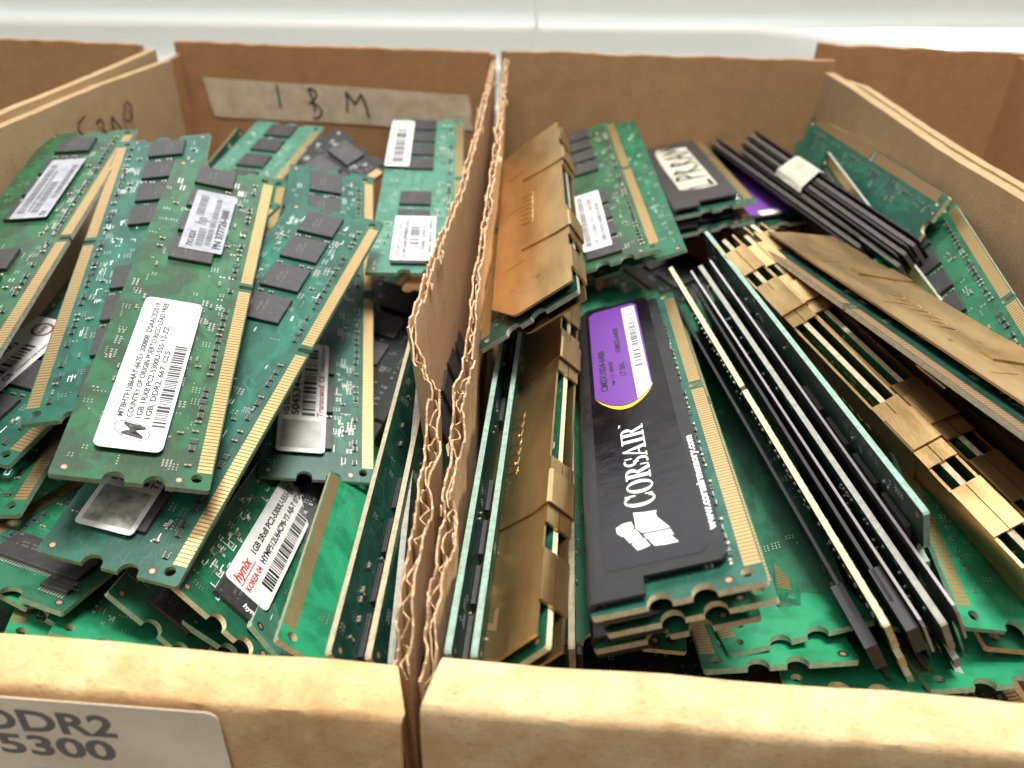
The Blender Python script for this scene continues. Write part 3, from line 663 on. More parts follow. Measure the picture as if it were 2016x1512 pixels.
# ------------------------------------------------------------------ cardboard bins
rr = random.Random(5)
def noise1(seed, n, step):
    r = random.Random(seed); c = [r.uniform(-1, 1) for _ in range(int(n / step) + 3)]
    return [c[int(i / step)] * (1 - (i / step) % 1) + c[int(i / step) + 1] * ((i / step) % 1) for i in range(n)]
def resample(pts, d):
    out = []
    for a, b in zip(pts, pts[1:]):
        l = math.dist(a, b); n = max(1, int(l / d))
        out += [tuple(a[j] + (b[j] - a[j]) * i / n for j in range(3)) for i in range(n)]
    return out + [pts[-1]]
def ribbon(mb, path, t0, t1, zbot, seed=1, rag=.3, m=0, d=2.0, wav=None, lean=0.0, pinch=None, foot=None):
    """upright sheet between offsets t0..t1 from a plan path whose z is the top edge"""
    P = resample(path, d); n = len(P); nz = noise1(seed, n, 1.3); n2 = noise1(seed + 9, n, 4); vs = []
    for i, p in enumerate(P):
        a = P[max(0, i - 1)]; b = P[min(n - 1, i + 1)]; dx, dy = b[0] - a[0], b[1] - a[1]; l = math.hypot(dx, dy) or 1
        nx, ny = -dy / l, dx / l; w = wav(i * d) if wav else 0
        zt = p[2] + nz[i] * rag + n2[i] * rag
        jx = n2[i] * rag * .35
        if pinch: jx += pinch(i * d)
        for o, z in ((t0 + w + jx, zt), (t1 + w + jx, zt - abs(nz[i]) * rag * .4), (t1 + w + lean, zbot), (t0 + w + lean, zbot)):
            vs.append((p[0] + nx * o if z != zbot or foot is None else foot + nx * o, p[1] + ny * o, z))
    fs = []
    for i in range(n - 1):
        for k in range(4): fs.append((i * 4 + k, i * 4 + (k + 1) % 4, i * 4 + 4 + (k + 1) % 4, i * 4 + 4 + k))
    fs += [(3, 2, 1, 0), tuple((n - 1) * 4 + k for k in range(4))]
    mb.add(vs, fs, m)
def corrugated(name, path, mats, parent, seed, zbot=0, flat=215, foot=None):
    """torn corrugated wall: two liners and the waved sheet between them, open along the top"""
    mb = MB()
    nn = noise1(seed + 5, 1200, 9); n3 = noise1(seed + 7, 1200, 7); n4 = noise1(seed + 8, 1200, 11)
    th = lambda s: (.32 + .2 * n3[int(s / .6) % 1200]) if s < flat else (.75 + .55 * n3[int(s / .6) % 1200])
    ctr = lambda s: (.35 if s < flat else .75) * n4[int(s / .6) % 1200]
    ribbon(mb, path, -.24, .18, zbot, seed, 1.25, 0, .7, pinch=lambda s: ctr(s) - th(s) - .35, foot=foot)
    ribbon(mb, path, -.18, .24, zbot, seed + 3, 1.25, 0, .7, pinch=lambda s: ctr(s) + th(s) + .35, foot=foot)
    ribbon(mb, [(a, b, c - 1.9) for a, b, c in path], -.16, .16, zbot + 82 if foot is None else zbot, seed + 5, .9, 1, .6, foot=foot, wav=lambda s: ctr(s) + th(s) * math.sin(s * 2 * math.pi / 6.0 + nn[int(s / .6) % 1200] * 2.8))
    # frayed flakes of torn liner along the top
    r = random.Random(seed); P = resample(path, 3.0)
    for p in P:
        if r.random() < .12:
            o = r.choice((-1.5, 1.5)) + r.uniform(-.4, .4); a = r.uniform(1.5, 5); h = r.uniform(-.4, .3)
            q = [(p[0] + o, p[1] - a / 2, p[2] - 1.5), (p[0] + o + r.uniform(-.5, .5), p[1] - a * .2, p[2] + h), (p[0] + o + r.uniform(-.6, .6), p[1] + a * .25, p[2] + h * .6), (p[0] + o, p[1] + a / 2, p[2] - 1.5)]
            q2 = [(x + .25, y, z) for x, y, z in q]
            mb.add(q + q2, [(0, 1, 2, 3), (7, 6, 5, 4), (0, 4, 5, 1), (1, 5, 6, 2), (2, 6, 7, 3)], 1)
    return world_obj(mb, name, mats, parent)
def bin_root(x, y, label, name='cardboard_bin'):
    o = bpy.data.objects.new(name, None); COL.objects.link(o); o.location = (x * MM, y * MM, 0)
    tag(o, label, 'cardboard bin', 'cardboard bins side by side'); return o
def child_fix(o, root):
    o.location = -Vector(root.location); return o
def lip(root, xa, ya, xb, yb, za, zb_, mt, seed, cutL=0, cutR=0):
    """folded front wall: rolled top and a face straight down"""
    prof = [(0, -75), (0, -.9), (-.15, -.3), (-.7, 0), (-3, -.15), (-6.4, -.75), (-8.7, -1.3), (-9.3, -1.9), (-9.7, -3.2), (-9.9, -9), (-10.2, -75)]
    n = 60; mb = MB(); vs = []; r1 = noise1(seed, n + 1, 3); r2 = noise1(seed + 1, n + 1, 7); r3 = noise1(seed + 2, n + 1, 1)
    for i in range(n + 1):
        t = i / n; x = xa + (xb - xa) * t; y = ya + (yb - ya) * t; z = za + (zb_ - za) * t
        for k, (py, pz) in enumerate(prof):
            xx = x
            if cutR and i == n: xx += cutR * min(1, max(0, (-py) / 9)) - .8 * r1[k]
            if cutL and i == 0: xx -= cutL * min(1, max(0, (-py) / 9)) - .8 * r1[k]
            zz = 0 if pz == -75 else z + pz + r1[i] * .22 * (1 if 1 < k < 9 else 0) + r2[i] * .3
            vs.append((xx, y + py + r2[i] * .25 + (r3[(i * 3 + k) % n] * .12 if k > 5 else 0), zz))
    m_ = len(prof); fs = []
    for i in range(n):
        for k in range(m_ - 1): fs.append((i * m_ + k, i * m_ + k + 1, i * m_ + m_ + k + 1, i * m_ + m_ + k))
    fs += [tuple(range(m_))[::-1], tuple(n * m_ + k for k in range(m_))]
    mb.add(vs, fs); o = world_obj(mb, 'front_wall', [mt], root); child_fix(o, root)
    for p in o.data.polygons: p.use_smooth = len(p.vertices) == 4
    o.data.set_sharp_from_angle(angle=math.radians(34))
    return o
def panel(root, name, path, t, mt, seed, zbot=0, rag=.35):
    mb = MB(); ribbon(mb, path, -t / 2, t / 2, zbot, seed, rag, 0, 3.0)
    return child_fix(world_obj(mb, name, [mt], root), root)
def floor_panel(root, x0, x1, y0, y1, mt):
    mb = MB(); mb.box(x0, x1, y0, y1, 0, 2.5); return child_fix(world_obj(mb, 'bottom', [mt], root), root)

DIVL = [(-11.5, 378, 113), (-12, 364, 112.5), (-14, 289, 110), (-16.5, 240, 106), (-21, 206, 101), (-24.5, 173, 96), (-22, 164, 93), (-17, 154, 90), (-16.5, 136, 86), (-17, 118, 82), (-17.5, 103, 78), (-17.5, 94.5, 71)]
DIVR = [(-6, 378, 113.5), (-6.5, 364, 113), (-7, 262, 110), (-8.5, 217, 106), (-9.5, 188, 101), (-10, 172, 97), (-11, 153, 91), (-11.5, 136, 86.5), (-12, 118, 82), (-12.8, 103, 77), (-13.2, 93, 70.5)]
binL = bin_root(-85, 240, 'cardboard bin with masking tape marked IBM inside its rear wall, full of green memory boards')
binR = bin_root(62, 240, 'plain cardboard bin holding gold and black heat spreader memory boards')
binFL = bin_root(-250, 240, 'cardboard bin at the far left edge, mostly out of view')
binFR = bin_root(185, 250, 'orange brown cardboard bin seen behind the right corner')
for rt, x0, x1, y0, y1, mt in ((binL, -166, -14, 90, 388, K_IN), (binR, -10, 141, 88, 386, K_IN), (binFL, -330, -170, 90, 388, K_IN), (binFR, 146, 296, 90, 412, K_WARM)):
    floor_panel(rt, x0, x1, y0, y1, mt)
panel(binL, 'rear_wall', [(-152, 388, 115.5), (-13.5, 385, 115)], 3.2, K_WARM, 3)
panel(binR, 'rear_wall', [(-8.5, 387, 115.5), (137, 386, 115.5)], 3.2, K_IN, 4)
panel(binFL, 'rear_wall', [(-330, 388, 115.5), (-167, 382, 115)], 3.2, K_IN, 5)
panel(binFR, 'rear_wall', [(137.5, 414, 117), (232, 409, 116)], 3.2, K_WARM, 6)
panel(binFR, 'side_wall', [(229, 410, 115), (236, 90, 112)], 3.2, K_WARM, 7)
panel(binFR, 'side_wall', [(137.6, 390, 108), (138.2, 350, 113.2), (141.2, 268, 113.2), (145.7, 226, 113.2), (149.7, 90, 111)], 3.3, K_TAN, 8, rag=.09)
panel(binL, 'side_wall', [(-151.5, 379, 110), (-158.3, 320, 112.5), (-165.2, 263, 113), (-166, 120, 112)], 3.2, K_TAN, 9, rag=.09)
panel(binFL, 'side_wall', [(-159, 379, 113.5), (-161.5, 320, 115), (-168.5, 263, 115.5), (-170, 120, 114)], 3.2, K_TAN, 10, rag=.12)
panel(binR, 'side_wall', [(133.0, 378, 112), (134.5, 350, 112.5), (137.5, 268, 112.5), (142, 226, 112.5), (146, 90, 110)], 4.2, K_TAN, 12, rag=.09)
child_fix(corrugated('side_wall', DIVL, [K_DIV, K_TORN], binL, 21, foot=-15.5), binL)
child_fix(corrugated('side_wall', DIVR, [K_DIV, K_TORN], binR, 33, foot=-9.5), binR)
# folded corner flaps of the rear walls
mb = MB(); mb.box(-151.5, -149.8, 376, 386, 20, 110.5); child_fix(world_obj(mb, 'corner_flap', [K_WARM], binL), binL)
mb = MB(); mb.bar((-12.5, 384, 114.5), (-12.5, 384, 60), 1.6, 0, 10); child_fix(world_obj(mb, 'corner_flap', [K_IN], binL), binL)
mb = MB(); mb.bar((-7.4, 386, 115.5), (-7.4, 386, 60), 1.4, 0, 10); child_fix(world_obj(mb, 'corner_flap', [K_IN], binR), binR)
mb = MB(); mb.bar((-166, 383, 114.5), (-166, 383, 60), 1.7, 0, 10); child_fix(world_obj(mb, 'corner_flap', [K_IN], binFL), binFL)
# front walls
lip(binL, -178, 102.5, -18.6, 93.8, 75, 75, K_LIPW, 41, cutR=2.2)
lip(binR, -10.4, 95.3, 152, 86.5, 75, 74, K_LIP, 47, cutL=3.0)

def paper_on(root_label, name, label, cat, poly3, fn, mt, mats, origin, ux, uy, th=.15, group=None):
    """flat slip in its own plane: poly in plane coordinates"""
    mb = MB(); nz = Vector(ux).cross(Vector(uy))
    mb.prism(poly3, 0, th, 0)
    if fn: fn(Frame(mb, 0, 0, th + .03), 0, 0)
    me = mb.mesh(name, mats, (0, 0, 0))
    o = put(name, me)
    m = Matrix((Vector(ux), Vector(uy), nz)).transposed().to_4x4(); m.translation = Vector(origin) * MM
    o.matrix_world = m; tag(o, label, cat, group); return o
# masking tape with handwriting on the rear wall (x along the wall, y up)
dv = Vector((138.5, -3, 0)).normalized()
rg = random.Random(4)
tp = [(9.7, 100.8)] + [(9.7 + i * 7.5, 100.8 - .25 * i + rg.uniform(-.25, .25)) for i in range(1, 16)] + [(128.6, 96.6), (130, 90), (129.6, 86), (131, 81.2)] + [(131 - i * 7.6, 81.2 + .15 * i + rg.uniform(-.2, .2)) for i in range(1, 16)] + [(12.6, 84), (11.2, 90), (10.4, 96)]
def ibm(f, w, h):
    f.stroke([(42.7, 98.2), (43.0, 94.8), (43.4, 88.9)], .9)
    f.stroke([(57.4, 96.4), (58.9, 89.8), (59.0, 87.5)], 1.0)
    f.stroke([(56.6, 96.8), (57.9, 97.7), (60.1, 96.1), (60.1, 94.2), (58.5, 91.8), (56.8, 91.2), (60.0, 90.6), (62.0, 87.9), (61.2, 85.5), (59.3, 84.1), (58.1, 84.6)], .95, dz=.04)
    f.stroke([(73.6, 96.4), (73.9, 92.3), (73.6, 87.8)], 1.0)
    f.stroke([(73.7, 96.4), (77.5, 91.2), (80.4, 95.6), (82.1, 91.4), (83.3, 85.7)], 1.05, dz=.04)
paper_on(None, 'masking_tape', 'strip of beige masking tape hand lettered IBM on the rear wall of the bin', 'tape', tp, ibm, TAPE, [TAPE, MARKER], (-151.6, 386.35 - .1, 0), dv, Vector((0, 0, 1)))
# marker writing on the left side wall: thin strokes part of the wall
mb = MB(); f = Frame(mb, 0, 0, 0)
f.stroke([(72.8, 105.3), (77.0, 104.1), (78.5, 101.8), (74, 97), (78, 92)], 1.0)
f.stroke([(66.7, 101.1), (63.7, 101.9), (62.4, 99.9), (63.3, 98.0), (61.8, 96.4), (64, 93)], 1.1)
f.stroke([(57.4, 93.8), (56.0, 100.6), (50.6, 93.4)], 1.2)
f.stroke([(43.7, 103.3), (41.0, 100.7), (41.9, 97.4), (45.1, 95.8), (47.8, 97.3), (47.4, 99.9), (45.3, 102.6)], 1.0)
me = mb.mesh('marker_writing', [MARKBROWN, MARKBROWN], (0, 0, 0)); o = put('marker_writing', me, binL)
ax = Vector((-13, -116, 0)).normalized()
mm_ = Matrix((ax, Vector((0, 0, 1)), ax.cross(Vector((0, 0, 1))))).transposed().to_4x4()
mm_.translation = Vector((-149.2, 377, 0)) * MM - Vector(binL.location); o.matrix_local = mm_
MW = o
# printed label on the left front wall
def ddr(f, w, h):
    f.text('DDR2', 71.5, 63.6, 5.6, 23.5, 1)
    f.text('PC2-5300', 51.5, 56.8, 5.4, 42.0, 1)
    f.rect(52.5, 113, 53.4, 53.6, 2)
lp = rrect(52, 113.5, 44, 72.3, 2.0)
paper_on(None, 'printed_label', 'printed paper label reading DDR2 PC2-5300 on the front of the left bin', 'label', lp, ddr, None, [mat('aged_label_paper', (0.78, 0.67, 0.52), 0.55), mat('grey_print', (0.10, 0.09, 0.09), 0.5), WHITE],
         (-160, 91.0, 0), Vector((159.4, -8.7, 0)).normalized(), Vector((0, 0, 1)))
varied(bpy.data.materials['aged_label_paper'], (0.66, 0.56, 0.43), (0.86, 0.76, 0.61), 45, 7, bump=.1)

# ------------------------------------------------------------------ memory modules, left bin
GL = 'loose memory modules piled in the left bin'
GR = 'loose memory modules piled in the right bin'
def P(k): return POSES[k]
def s_micron(root):
    def fn(f, w, h):
        f.text('MT8HTF12864AY-667E1 200808  DSAACE2019', 9.2, 9.55, 1.15, 40.5)
        f.text('COUNTRY OF ORIGIN PUERTO RICO LEAD FREE', 9.2, 7.75, 1.15, 41.0)
        f.text('1GB 1RX8 PC2-5300U-555-12-ZZ', 9.2, 5.95, 1.15, 32)
        f.text('1GB, DDR2, 667, CL5', 9.2, 4.15, 1.15, 23)
        f.code(7.2, 35.5, .75, 3.4, 1, 5, .27)
        f.text('M', 3.2, 4.6, 4.1, 4.6, 1, .25)
        q = [(5.4 + 3.9 * math.cos(t * .2) * .55 - 2.9 * math.sin(t * .2) * .5, 6.9 + 3.9 * math.cos(t * .2) * .8 + 1.9 * math.sin(t * .2)) for t in range(32)]
        f.stroke(q, .16, dz=.01)
    sticker(root, 7.6, 59.4, 10.6, 23.9, 1.2, PAPER, fn, 1.6)
    def f2(f, w, h):
        f.text('7X1B2X', 1.5, 8.0, 1.5, 8); f.code(2, 12, 5.4, 7.4, 5, 3, .2); f.text('hp', 13, 6.2, 3, 4, 5, .2)
        f.code(18, 30, 7.4, 9.6, 5, 4, .2); f.code(3, 29, 3.5, 5.0, 5, 8, .2)
        f.text('PN 377726-888', 2, .9, 1.9, 21, 1)
    sticker(root, 83.2, 115.0, 9.6, 20.8, 1.2, GREYPAPER, f2, .4)
def s_transcend(dirty, u1=46.7, v0=13.4, v1=26.2):
    def g(root):
        def fn(f, w, h):
            f.rect(1.3, 10.6, 1.1, h - 1.1, 3)
            if dirty: pass
            f.text('1G DDR2 800 DIMM', 12.2, h - 2.7, 1.35, 22); f.text('504534-8271', 12.2, h - 5.3, 1.9, 20)
            f.code(12.2, w - 1.5, 3.0, 6.6, 1, 9, .36)
            f.text('Transcend', 12.0, .9, 1.6, 11.5, 4, .15); f.text('CE', 24.5, 1.0, 1.4, 2.6, 1)
            f.text('WARRANTY VOID IF REMOVED', 28.5, 1.1, .8, 15, 5)
        sticker(root, 7.6, u1, v0, v1, 1.2, PAPER, fn, 1.1, mats=[PAPER, INK, INKRED, SQDIRTY if dirty else SQUARE, INKMAROON, INKGREY, WHITE])
    return g
def s_hynix(root):
    def fn(f, w, h):
        f.text('hynix', 1.2, 8.6, 2.2, 9, 2, .25); f.rect(1, 11, 7.75, 8.0, 2); f.text('KOREA 04', 1.3, 5.5, 1.4, 9.5, 2)
        f.text('1GB 2Rx8 PC2-5300U-555-12', 13, 8.7, 1.6, 33); f.text('HYMP512U64CP8-Y5 AB-T 0724', 12.5, 5.6, 1.6, 34.5)
        f.code(6.5, w - 1, 1.0, 4.2, 1, 12, .3)
    sticker(root, 11.2, 60, 10.0, 22.6, 1.2, PAPER, fn, 1.4)
    mb = MB(); f = Frame(mb, 11.0, 22.5, 1.18, False, -math.pi / 2)
    f.text('hynix', 7.0, -3.4, 1.4, 5, 0, .2); mb.build('chip_print', [WHITE], root)
def s_gu(root):
    def f1(f, w, h):
        f.code(4, 40, 2.4, 6.8, 1, 17, .6); f.text('- 7', 5, .6, .9, 6)
    sticker(root, 79, 127, 20.7, 30.0, 1.25, PAPER, f1, .8)
    def f2(f, w, h):
        f.text('DDR2 667 1GB LADE LSB SP', 1.5, 11.0, 1.2, 24, 5); f.text('GU341G0ALEPN8E0CAGG', 1.2, 8.9, 1.4, 27)
        f.code(7, 24, 5.0, 8.2, 1, 19, .5); f.text('X0001329410', 6, 3.1, 1.3, 18); f.text('C6F8GA  MADE IN TAIWAN', 4, 1.0, 1.1, 24)
    sticker(root, 5.7, 36.5, 9.2, 22.9, 1.2, PAPER, f2, .8)
def s_grey(u0, u1, v0, v1, seed):
    def g(root):
        def fn(f, w, h):
            f.code(3, w - 3, h - 3.2, h - 1.2, 5, seed, .25); f.code(3, w * .6, 3.5, 5.6, 5, seed + 1, .25); f.text('7X', 1, 1, 1.5, 3, 1)
            f.code(w * .3, w - 4, 1.0, 2.6, 5, seed + 2, .2); f.code(4, w - 8, 6, 6.9, 5, seed + 5, .3)
        sticker(root, u0, u1, v0, v1, 1.2, GREYPAPER, fn, .4)
    return g
def s_round(root):
    def fn(f, w, h):
        f.text('4211', 1, 6.4, 1.9, 8, 4); f.text('Part (RE)', 20, 8.6, 1.4, 14, 1); f.code(4, w - 12, 4.0, 7.4, 1, 23, .38) if False else f.code(10, w - 11, 3.6, 6.6, 1, 23, .38)
        f.text('Transcend', 6, 1.2, 1.6, 12, 4, .15); f.text('CE', 20, 1.2, 1.4, 3, 1); f.text('WARRANTY VOID IF REMOVED', 24, 1.2, .7, 14, 5)
        f.stroke([(w - 5 + 2.6 * math.cos(t * .35), 6.8 + 2.6 * math.sin(t * .35)) for t in range(19)], .7, 4)
        f.text('RoHS', w - 6.7, 6.2, 1.2, 3.4, 4)
    sticker(root, 3, 49, 17.6, 29.4, 1.2, PAPER, fn, 1.2)

M = {}
M['micron'] = module(P('micron'), label='green memory module with long white barcode label, topmost in the left bin', group=GL, col='olive', variant=2, slots=[13.5, 25.5, 40, 53, 83.5, 97.5, 111, 124.8], hi=True, silk=0, edge='green', extra=s_micron)
M['l7'] = module(P('l7'), label='long green memory module whose sticker has a dirty grey square', group=GL, col='teal', variant=3, hi=True, silk=1, slots=[14.5, 27, 83.2, 97, 110.8, 124], extra=s_transcend(True), edge='green')
M['l9'] = module(P('l9'), label='upright green memory module whose sticker has a clean grey square and reads 504534', group=GL, col='teal', variant=4, hi=True, silk=1, slots=[14.5, 27, 41, 84, 97.5, 111, 124.5], extra=s_transcend(False), edge='green')
M['l10'] = module(P('l10'), label='pale green memory module with two white stickers in front of the IBM tape', group=GL, col='pale', variant=5, hi=True, silk=0, slots=[9.5, 22.7, 37, 52, 83.5, 97.3, 111, 124.5], extra=s_gu, edge='green')
M['l2'] = module(P('l2'), label='green memory module with four chips near its top end, left of the barcode label one', group=GL, key=60.5, col='teal', variant=6, hi=True, silk=1, slots=[9.3, 23.4, 37, 50, 81, 94.5, 108, 122], edge='green')
M['l3'] = module(P('l3'), label='dark olive memory module with a plain grey sticker leaning at the left wall', group=GL, key=60.5, col='olive', variant=7, hi=True, silk=0, slots=[9.5, 22.7, 36.2, 49.8, 77, 92, 106, 121.5], extra=s_grey(71.5, 109.5, 9.8, 20.5, 31), edge='grey')
M['l4'] = module(P('l4'), label='green memory module at the left edge with a red ring mark on its white sticker', group=GL, col='teal', variant=3, hi=True, slots=[14, 28, 42, 84, 98, 111, 124.5], extra=s_round, edge='green')
M['l5'] = module(P('l5'), label='green memory module at the left edge with dull copper contacts and a corner hole', group=GL, col='green', variant=8, hi=True, dull=True, edge='green')
def regchip(x, y, w, h, pins=True):
    def g(root):
        o = put('register_chip', unit_mesh('reg_%g_%g' % (w, h), chip_fn(w, h, 1), [CHIP, CHIPMARK, SOLDER]), root)
        o.matrix_local = Matrix.Translation(((x - HL) * MM, (y - HW) * MM, 0)) @ Matrix.Rotation(math.radians(90), 4, 'Z')
    return g
def l6x(root):
    regchip(L - 13.5, 16.5, 20, 9)(root); regchip(L - 38, 16.5, 20, 9)(root); regchip(L - 6.5, 24.5, 6, 4)(root)
M['l6'] = module(P('l6'), label='green memory module with a wide many pinned chip under the dirty square sticker module', group=GL, key=60.5, col='green', variant=9, hi=True, slots=[], extra=l6x, edge='green', silk=0)
M['l11'] = module(P('l11'), label='pale green memory module with four stacked chips against the rear wall below the IBM tape', group=GL, col='pale', variant=5, smds='f', edge='grey', chip_y=16)
M['l13'] = module(P('l13'), label='memory module standing on edge at the rear of the left bin beside the chip stack', group=GL, col='dark', variant=1, edge='tan')
M['l12'] = module(P('l12'), label='black memory module lying in shade at the rear of the left bin', group=GL, col='black', variant=1, spreader=None, edge='grey', chips='f')
M['l14'] = module(P('l14'), label='memory module whose white sticker peeks out right of the topmost barcode module', group=GL, col='green', variant=4, edge='green', extra=lambda r: sticker(r, 70, 131, 4, 15, 1.2, PAPER, lambda f, w, h: (f.text('SCHANNA', 18, 4.2, 3.0, 22, 5, .2), f.text('CE', 50, 4, 1.6, 4, 5)), .8))
M['l15'] = module(P('l15'), label='green memory module with a red lettered sticker reading KOREA 04', group=GL, col='green', variant=10, hi=True, silk=2, extra=s_hynix, edge='cream', slots=[11, 25, 40, 53, 83.5, 97.3, 111, 124.5])
M['l16'] = module(P('l16'), label='pale green tilted memory module right of the red lettered sticker', group=GL, col='pale', variant=11, edge='green', silk=1)
M['l17'] = module(P('l17'), label='tilted bare green memory board with a brown contact strip and a corner hole', group=GL, key=60.5, col='bright', variant=12, hi=False, slots=[], dull=True, silk=0, smds='', edge='tan')
M['l18'] = module(P('l18'), label='dark memory module on edge, first right of the bare green board', group=GL, col='dark', variant=13, hi=True, edge='tan', silk=0)
M['l19'] = module(P('l19'), label='dark memory module on edge, second right of the bare green board', group=GL, col='dark', variant=14, edge='tan', silk=0)
M['l20'] = module(P('l20'), label='dark memory module on edge, pressed against the torn divider', group=GL, col='dark', variant=15, edge='grey', silk=0)
M['l21'] = module(P('l21'), label='black memory module in deep shade below the two sticker pale green module', group=GL, col='black', variant=27, edge='grey', silk=0, strip=False)
M['r21'] = module(P('r21'), label='added black board standing in for shade behind the purple labelled spreader top end', group=GR, col='black', variant=27, edge='grey', silk=0, strip=False)  # board added to blacken the gap; its black stands in for shade
def chipword(word, x, y, flip=False):
    def g(root):
        mb = MB(); f = Frame(mb, x, y, 1.18, flip); f.text(word, 0, 0, 1.6, 7, 0); mb.build('chip_print', [CHIPMARK], root)
    return g
M['b1'] = module(P('b1'), label='bright green memory board with a round corner hole at the front of the left bin', group=GL, key=60.5, col='bright', variant=16, slots=[], smds='f', silk=1, strip=False, edge='green')
M['b2'] = module(P('b2'), label='green memory board showing a chip marked PIDAV at the front of the left bin', group=GL, col='green', variant=17, hi=True, edge='green', extra=chipword('PIDAV', 6.5, 20), silk=0)
M['b5'] = module(P('b5'), label='green memory board end lowest of all behind the left front wall', group=GL, key=60.5, col='green', variant=57, slots=[], hi=True, edge='green', silk=1)
M['b6'] = module(P('b6'), label='green memory board with notched end at the left edge below the many pinned chip', group=GL, col='bright', variant=58, hi=True, edge='green', silk=0)
M['b3'] = module(P('b3'), label='green memory board in the front left corner with a patch of gold fingers', group=GL, key=60.5, col='bright', variant=18, slots=[], hi=True, edge='green', silk=0)
M['b4'] = module(P('b4'), label='green memory board low at the front, below the red lettered sticker module', group=GL, col='green', variant=19, edge='green')

# ------------------------------------------------------------------ right bin
def s_sails(root):
    def blank(f, w, h): pass
    # recessed glossy label
    mb = MB(); z = 1.93
    mb.prism(rrect(8.2, 130.5, 8.0, 27.0, 2.2), z, z + .04, 0)
    zz = z + .07
    for poly in ([(23.8, 20.3), (23.2, 18), (23.0, 15.8), (22.0, 16.1), (20.8, 15.9), (19.4, 15.2), (16.9, 13.9), (16.9, 16.5), (17.1, 19.1), (18.9, 20.2), (21.5, 20.2)],
                 [(16.6, 18.9), (16.4, 16.2), (16.4, 13.9), (14.6, 13.5), (14.7, 16), (14.9, 18.4)],
                 [(14.6, 18.1), (14.4, 16), (14.3, 13.9), (12.3, 12.9), (12.3, 15), (12.6, 17.2)],
                 [(20.2, 23.9), (21.1, 22.6), (21.2, 20.9), (19.2, 20.5), (17.9, 21.4), (17.2, 22.8), (18.5, 23.8)],
                 [(17.0, 22.5), (17.6, 21.4), (18.7, 20.3), (15.9, 19.2), (15.3, 20.3), (14.9, 21.6)],
                 [(14.6, 21.3), (15.0, 20.1), (15.6, 19.0), (13.0, 18.0), (12.6, 19.3), (12.4, 20.4)]):
        mb.flat(poly, zz, 1)
    # tall serif wordmark
    f = Frame(mb, 25.2, 15.7, zz, False); x = 0; tot = sum(serif_letter(c)[1] for c in 'CORSAIR'); k = 31.0 / tot
    for c in 'CORSAIR':
        ps, adv = serif_letter(c); h = 6.0 if c == 'C' else 5.2
        for i, q in enumerate(ps): f.poly([(x + a * k, b * h) for a, b in q], 1, dz=.002 * (i % 5))
        x += adv * k
    f.text('TM', x + .3, 5.0, .5, 1.4, 1)
    # purple end of the label with a yellow arc
    def bow(u, v): return 73.5 - 7.0 * math.sin(max(0, min(1, (v - 11.5) / 14.5)) * math.pi) ** .8
    vv = [11.5 + i * 14.5 / 14 for i in range(15)]
    band = [(bow(0, v), v) for v in vv] + [(bow(0, v) - 1.6 * math.sin((v - 11.5) / 14.5 * math.pi), v) for v in vv[::-1][1:-1]]
    mb.flat(band, zz + .01, 3)
    mb.flat([(bow(0, v) + .3, v) for v in vv] + [(126.5, 26), (128.5, 24.5), (128.5, 13), (126.5, 11.5)], zz + .02, 2)
    mb.flat([(bow(0, v) + .5, v) for v in vv if v < 16.2] + [(126, 16.0), (126, 12.2), (75, 11.9)], zz + .04, 1)
    g = Frame(mb, 0, 0, zz + .06)
    g.code(84, 122, 12.8, 14.9, 4, 3, .3)
    g.text('CM2X1024-6400', 76, 22.6, 1.7, 24, 4); g.text('ver 1.1  MADE', 78, 20.6, 1.0, 14, 4); g.text('LT 5RL', 82, 17.6, 1.4, 8, 4); g.text('XMS2-6400', 96, 18.0, 1.4, 17, 4)
    mb.build('label', [GLOSSK, WHITE, PURPLE, YELLOW, INK], root)
    mb = MB(); g = Frame(mb, 13.6, 5.9, 1.93); g.text('www.corsairmemory.com', 0, 0, 1.55, 33, 0)
    mb.build('print', [WHITE], root)
M['r5'] = module(P('r5'), label='black heat spreader module with white sails emblem and purple label', group=GR, col='teal', variant=20, hi=True, edge='cream', spreader='black', chips='', extra=s_sails, silk=2)
def part_no(root):
    mb = MB(); f = Frame(mb, 6.2, 1.0, .05, False, math.pi / 2); f.text('48.16191.024', 0, 0, 1.3, 10, 0); mb.build('print', [WHITE], root)
M['r6'] = module(P('r6'), label='black spreader memory module directly beneath the white sails module', group=GR, col='green', variant=21, edge='cream', spreader='black', chips='', extra=part_no)
M['r6b'] = module(P('r6b'), label='third black spreader memory module down under the white sails module', group=GR, col='green', variant=22, edge='tan', spreader='black', chips='')
M['r1'] = module(P('r1'), label='upper gold heat spreader module leaning on the torn divider', group=GR, key=60.5, col='dark', variant=23, edge='grey', spreader='gold', chips='', smds='f')
M['r2'] = module(P('r2'), label='lower gold heat spreader module standing on edge near the divider', group=GR, key=60.5, col='green', variant=24, edge='cream', spreader='gold', chips='', smds='f')
M['r3'] = module(P('r3'), label='memory module on edge with solder beads along it, next to the divider', group=GR, col='dark', variant=25, edge='mint', chips='fb', smds='fb', silk=0)
M['r3b'] = module(P('r3b'), label='memory module on edge between the beaded one and the lower gold spreader', group=GR, col='dark', variant=26, edge='mint', chips='fb', smds='fb', silk=0)
M['r4'] = module(P('r4'), label='dark memory module on edge between the gold spreader and the white sails module', group=GR, col='black', variant=27, edge='tan', chips='fb', smds='fb', silk=0)
def s_r8(root):
    def fn(f, w, h): f.code(3, w - 2, h - 3, h - 1, 5, 41, .25); f.text('PC2-5300U-555', 4, 3.6, 1.3, 22, 5); f.code(4, w * .8, 1, 2.6, 5, 44, .3); f.text('1GB DDR2', 30, 3.4, 1.5, 12, 2)
    sticker(root, 9.5, 56.5, 13.8, 22.9, 1.2, PAPER, fn, .6)
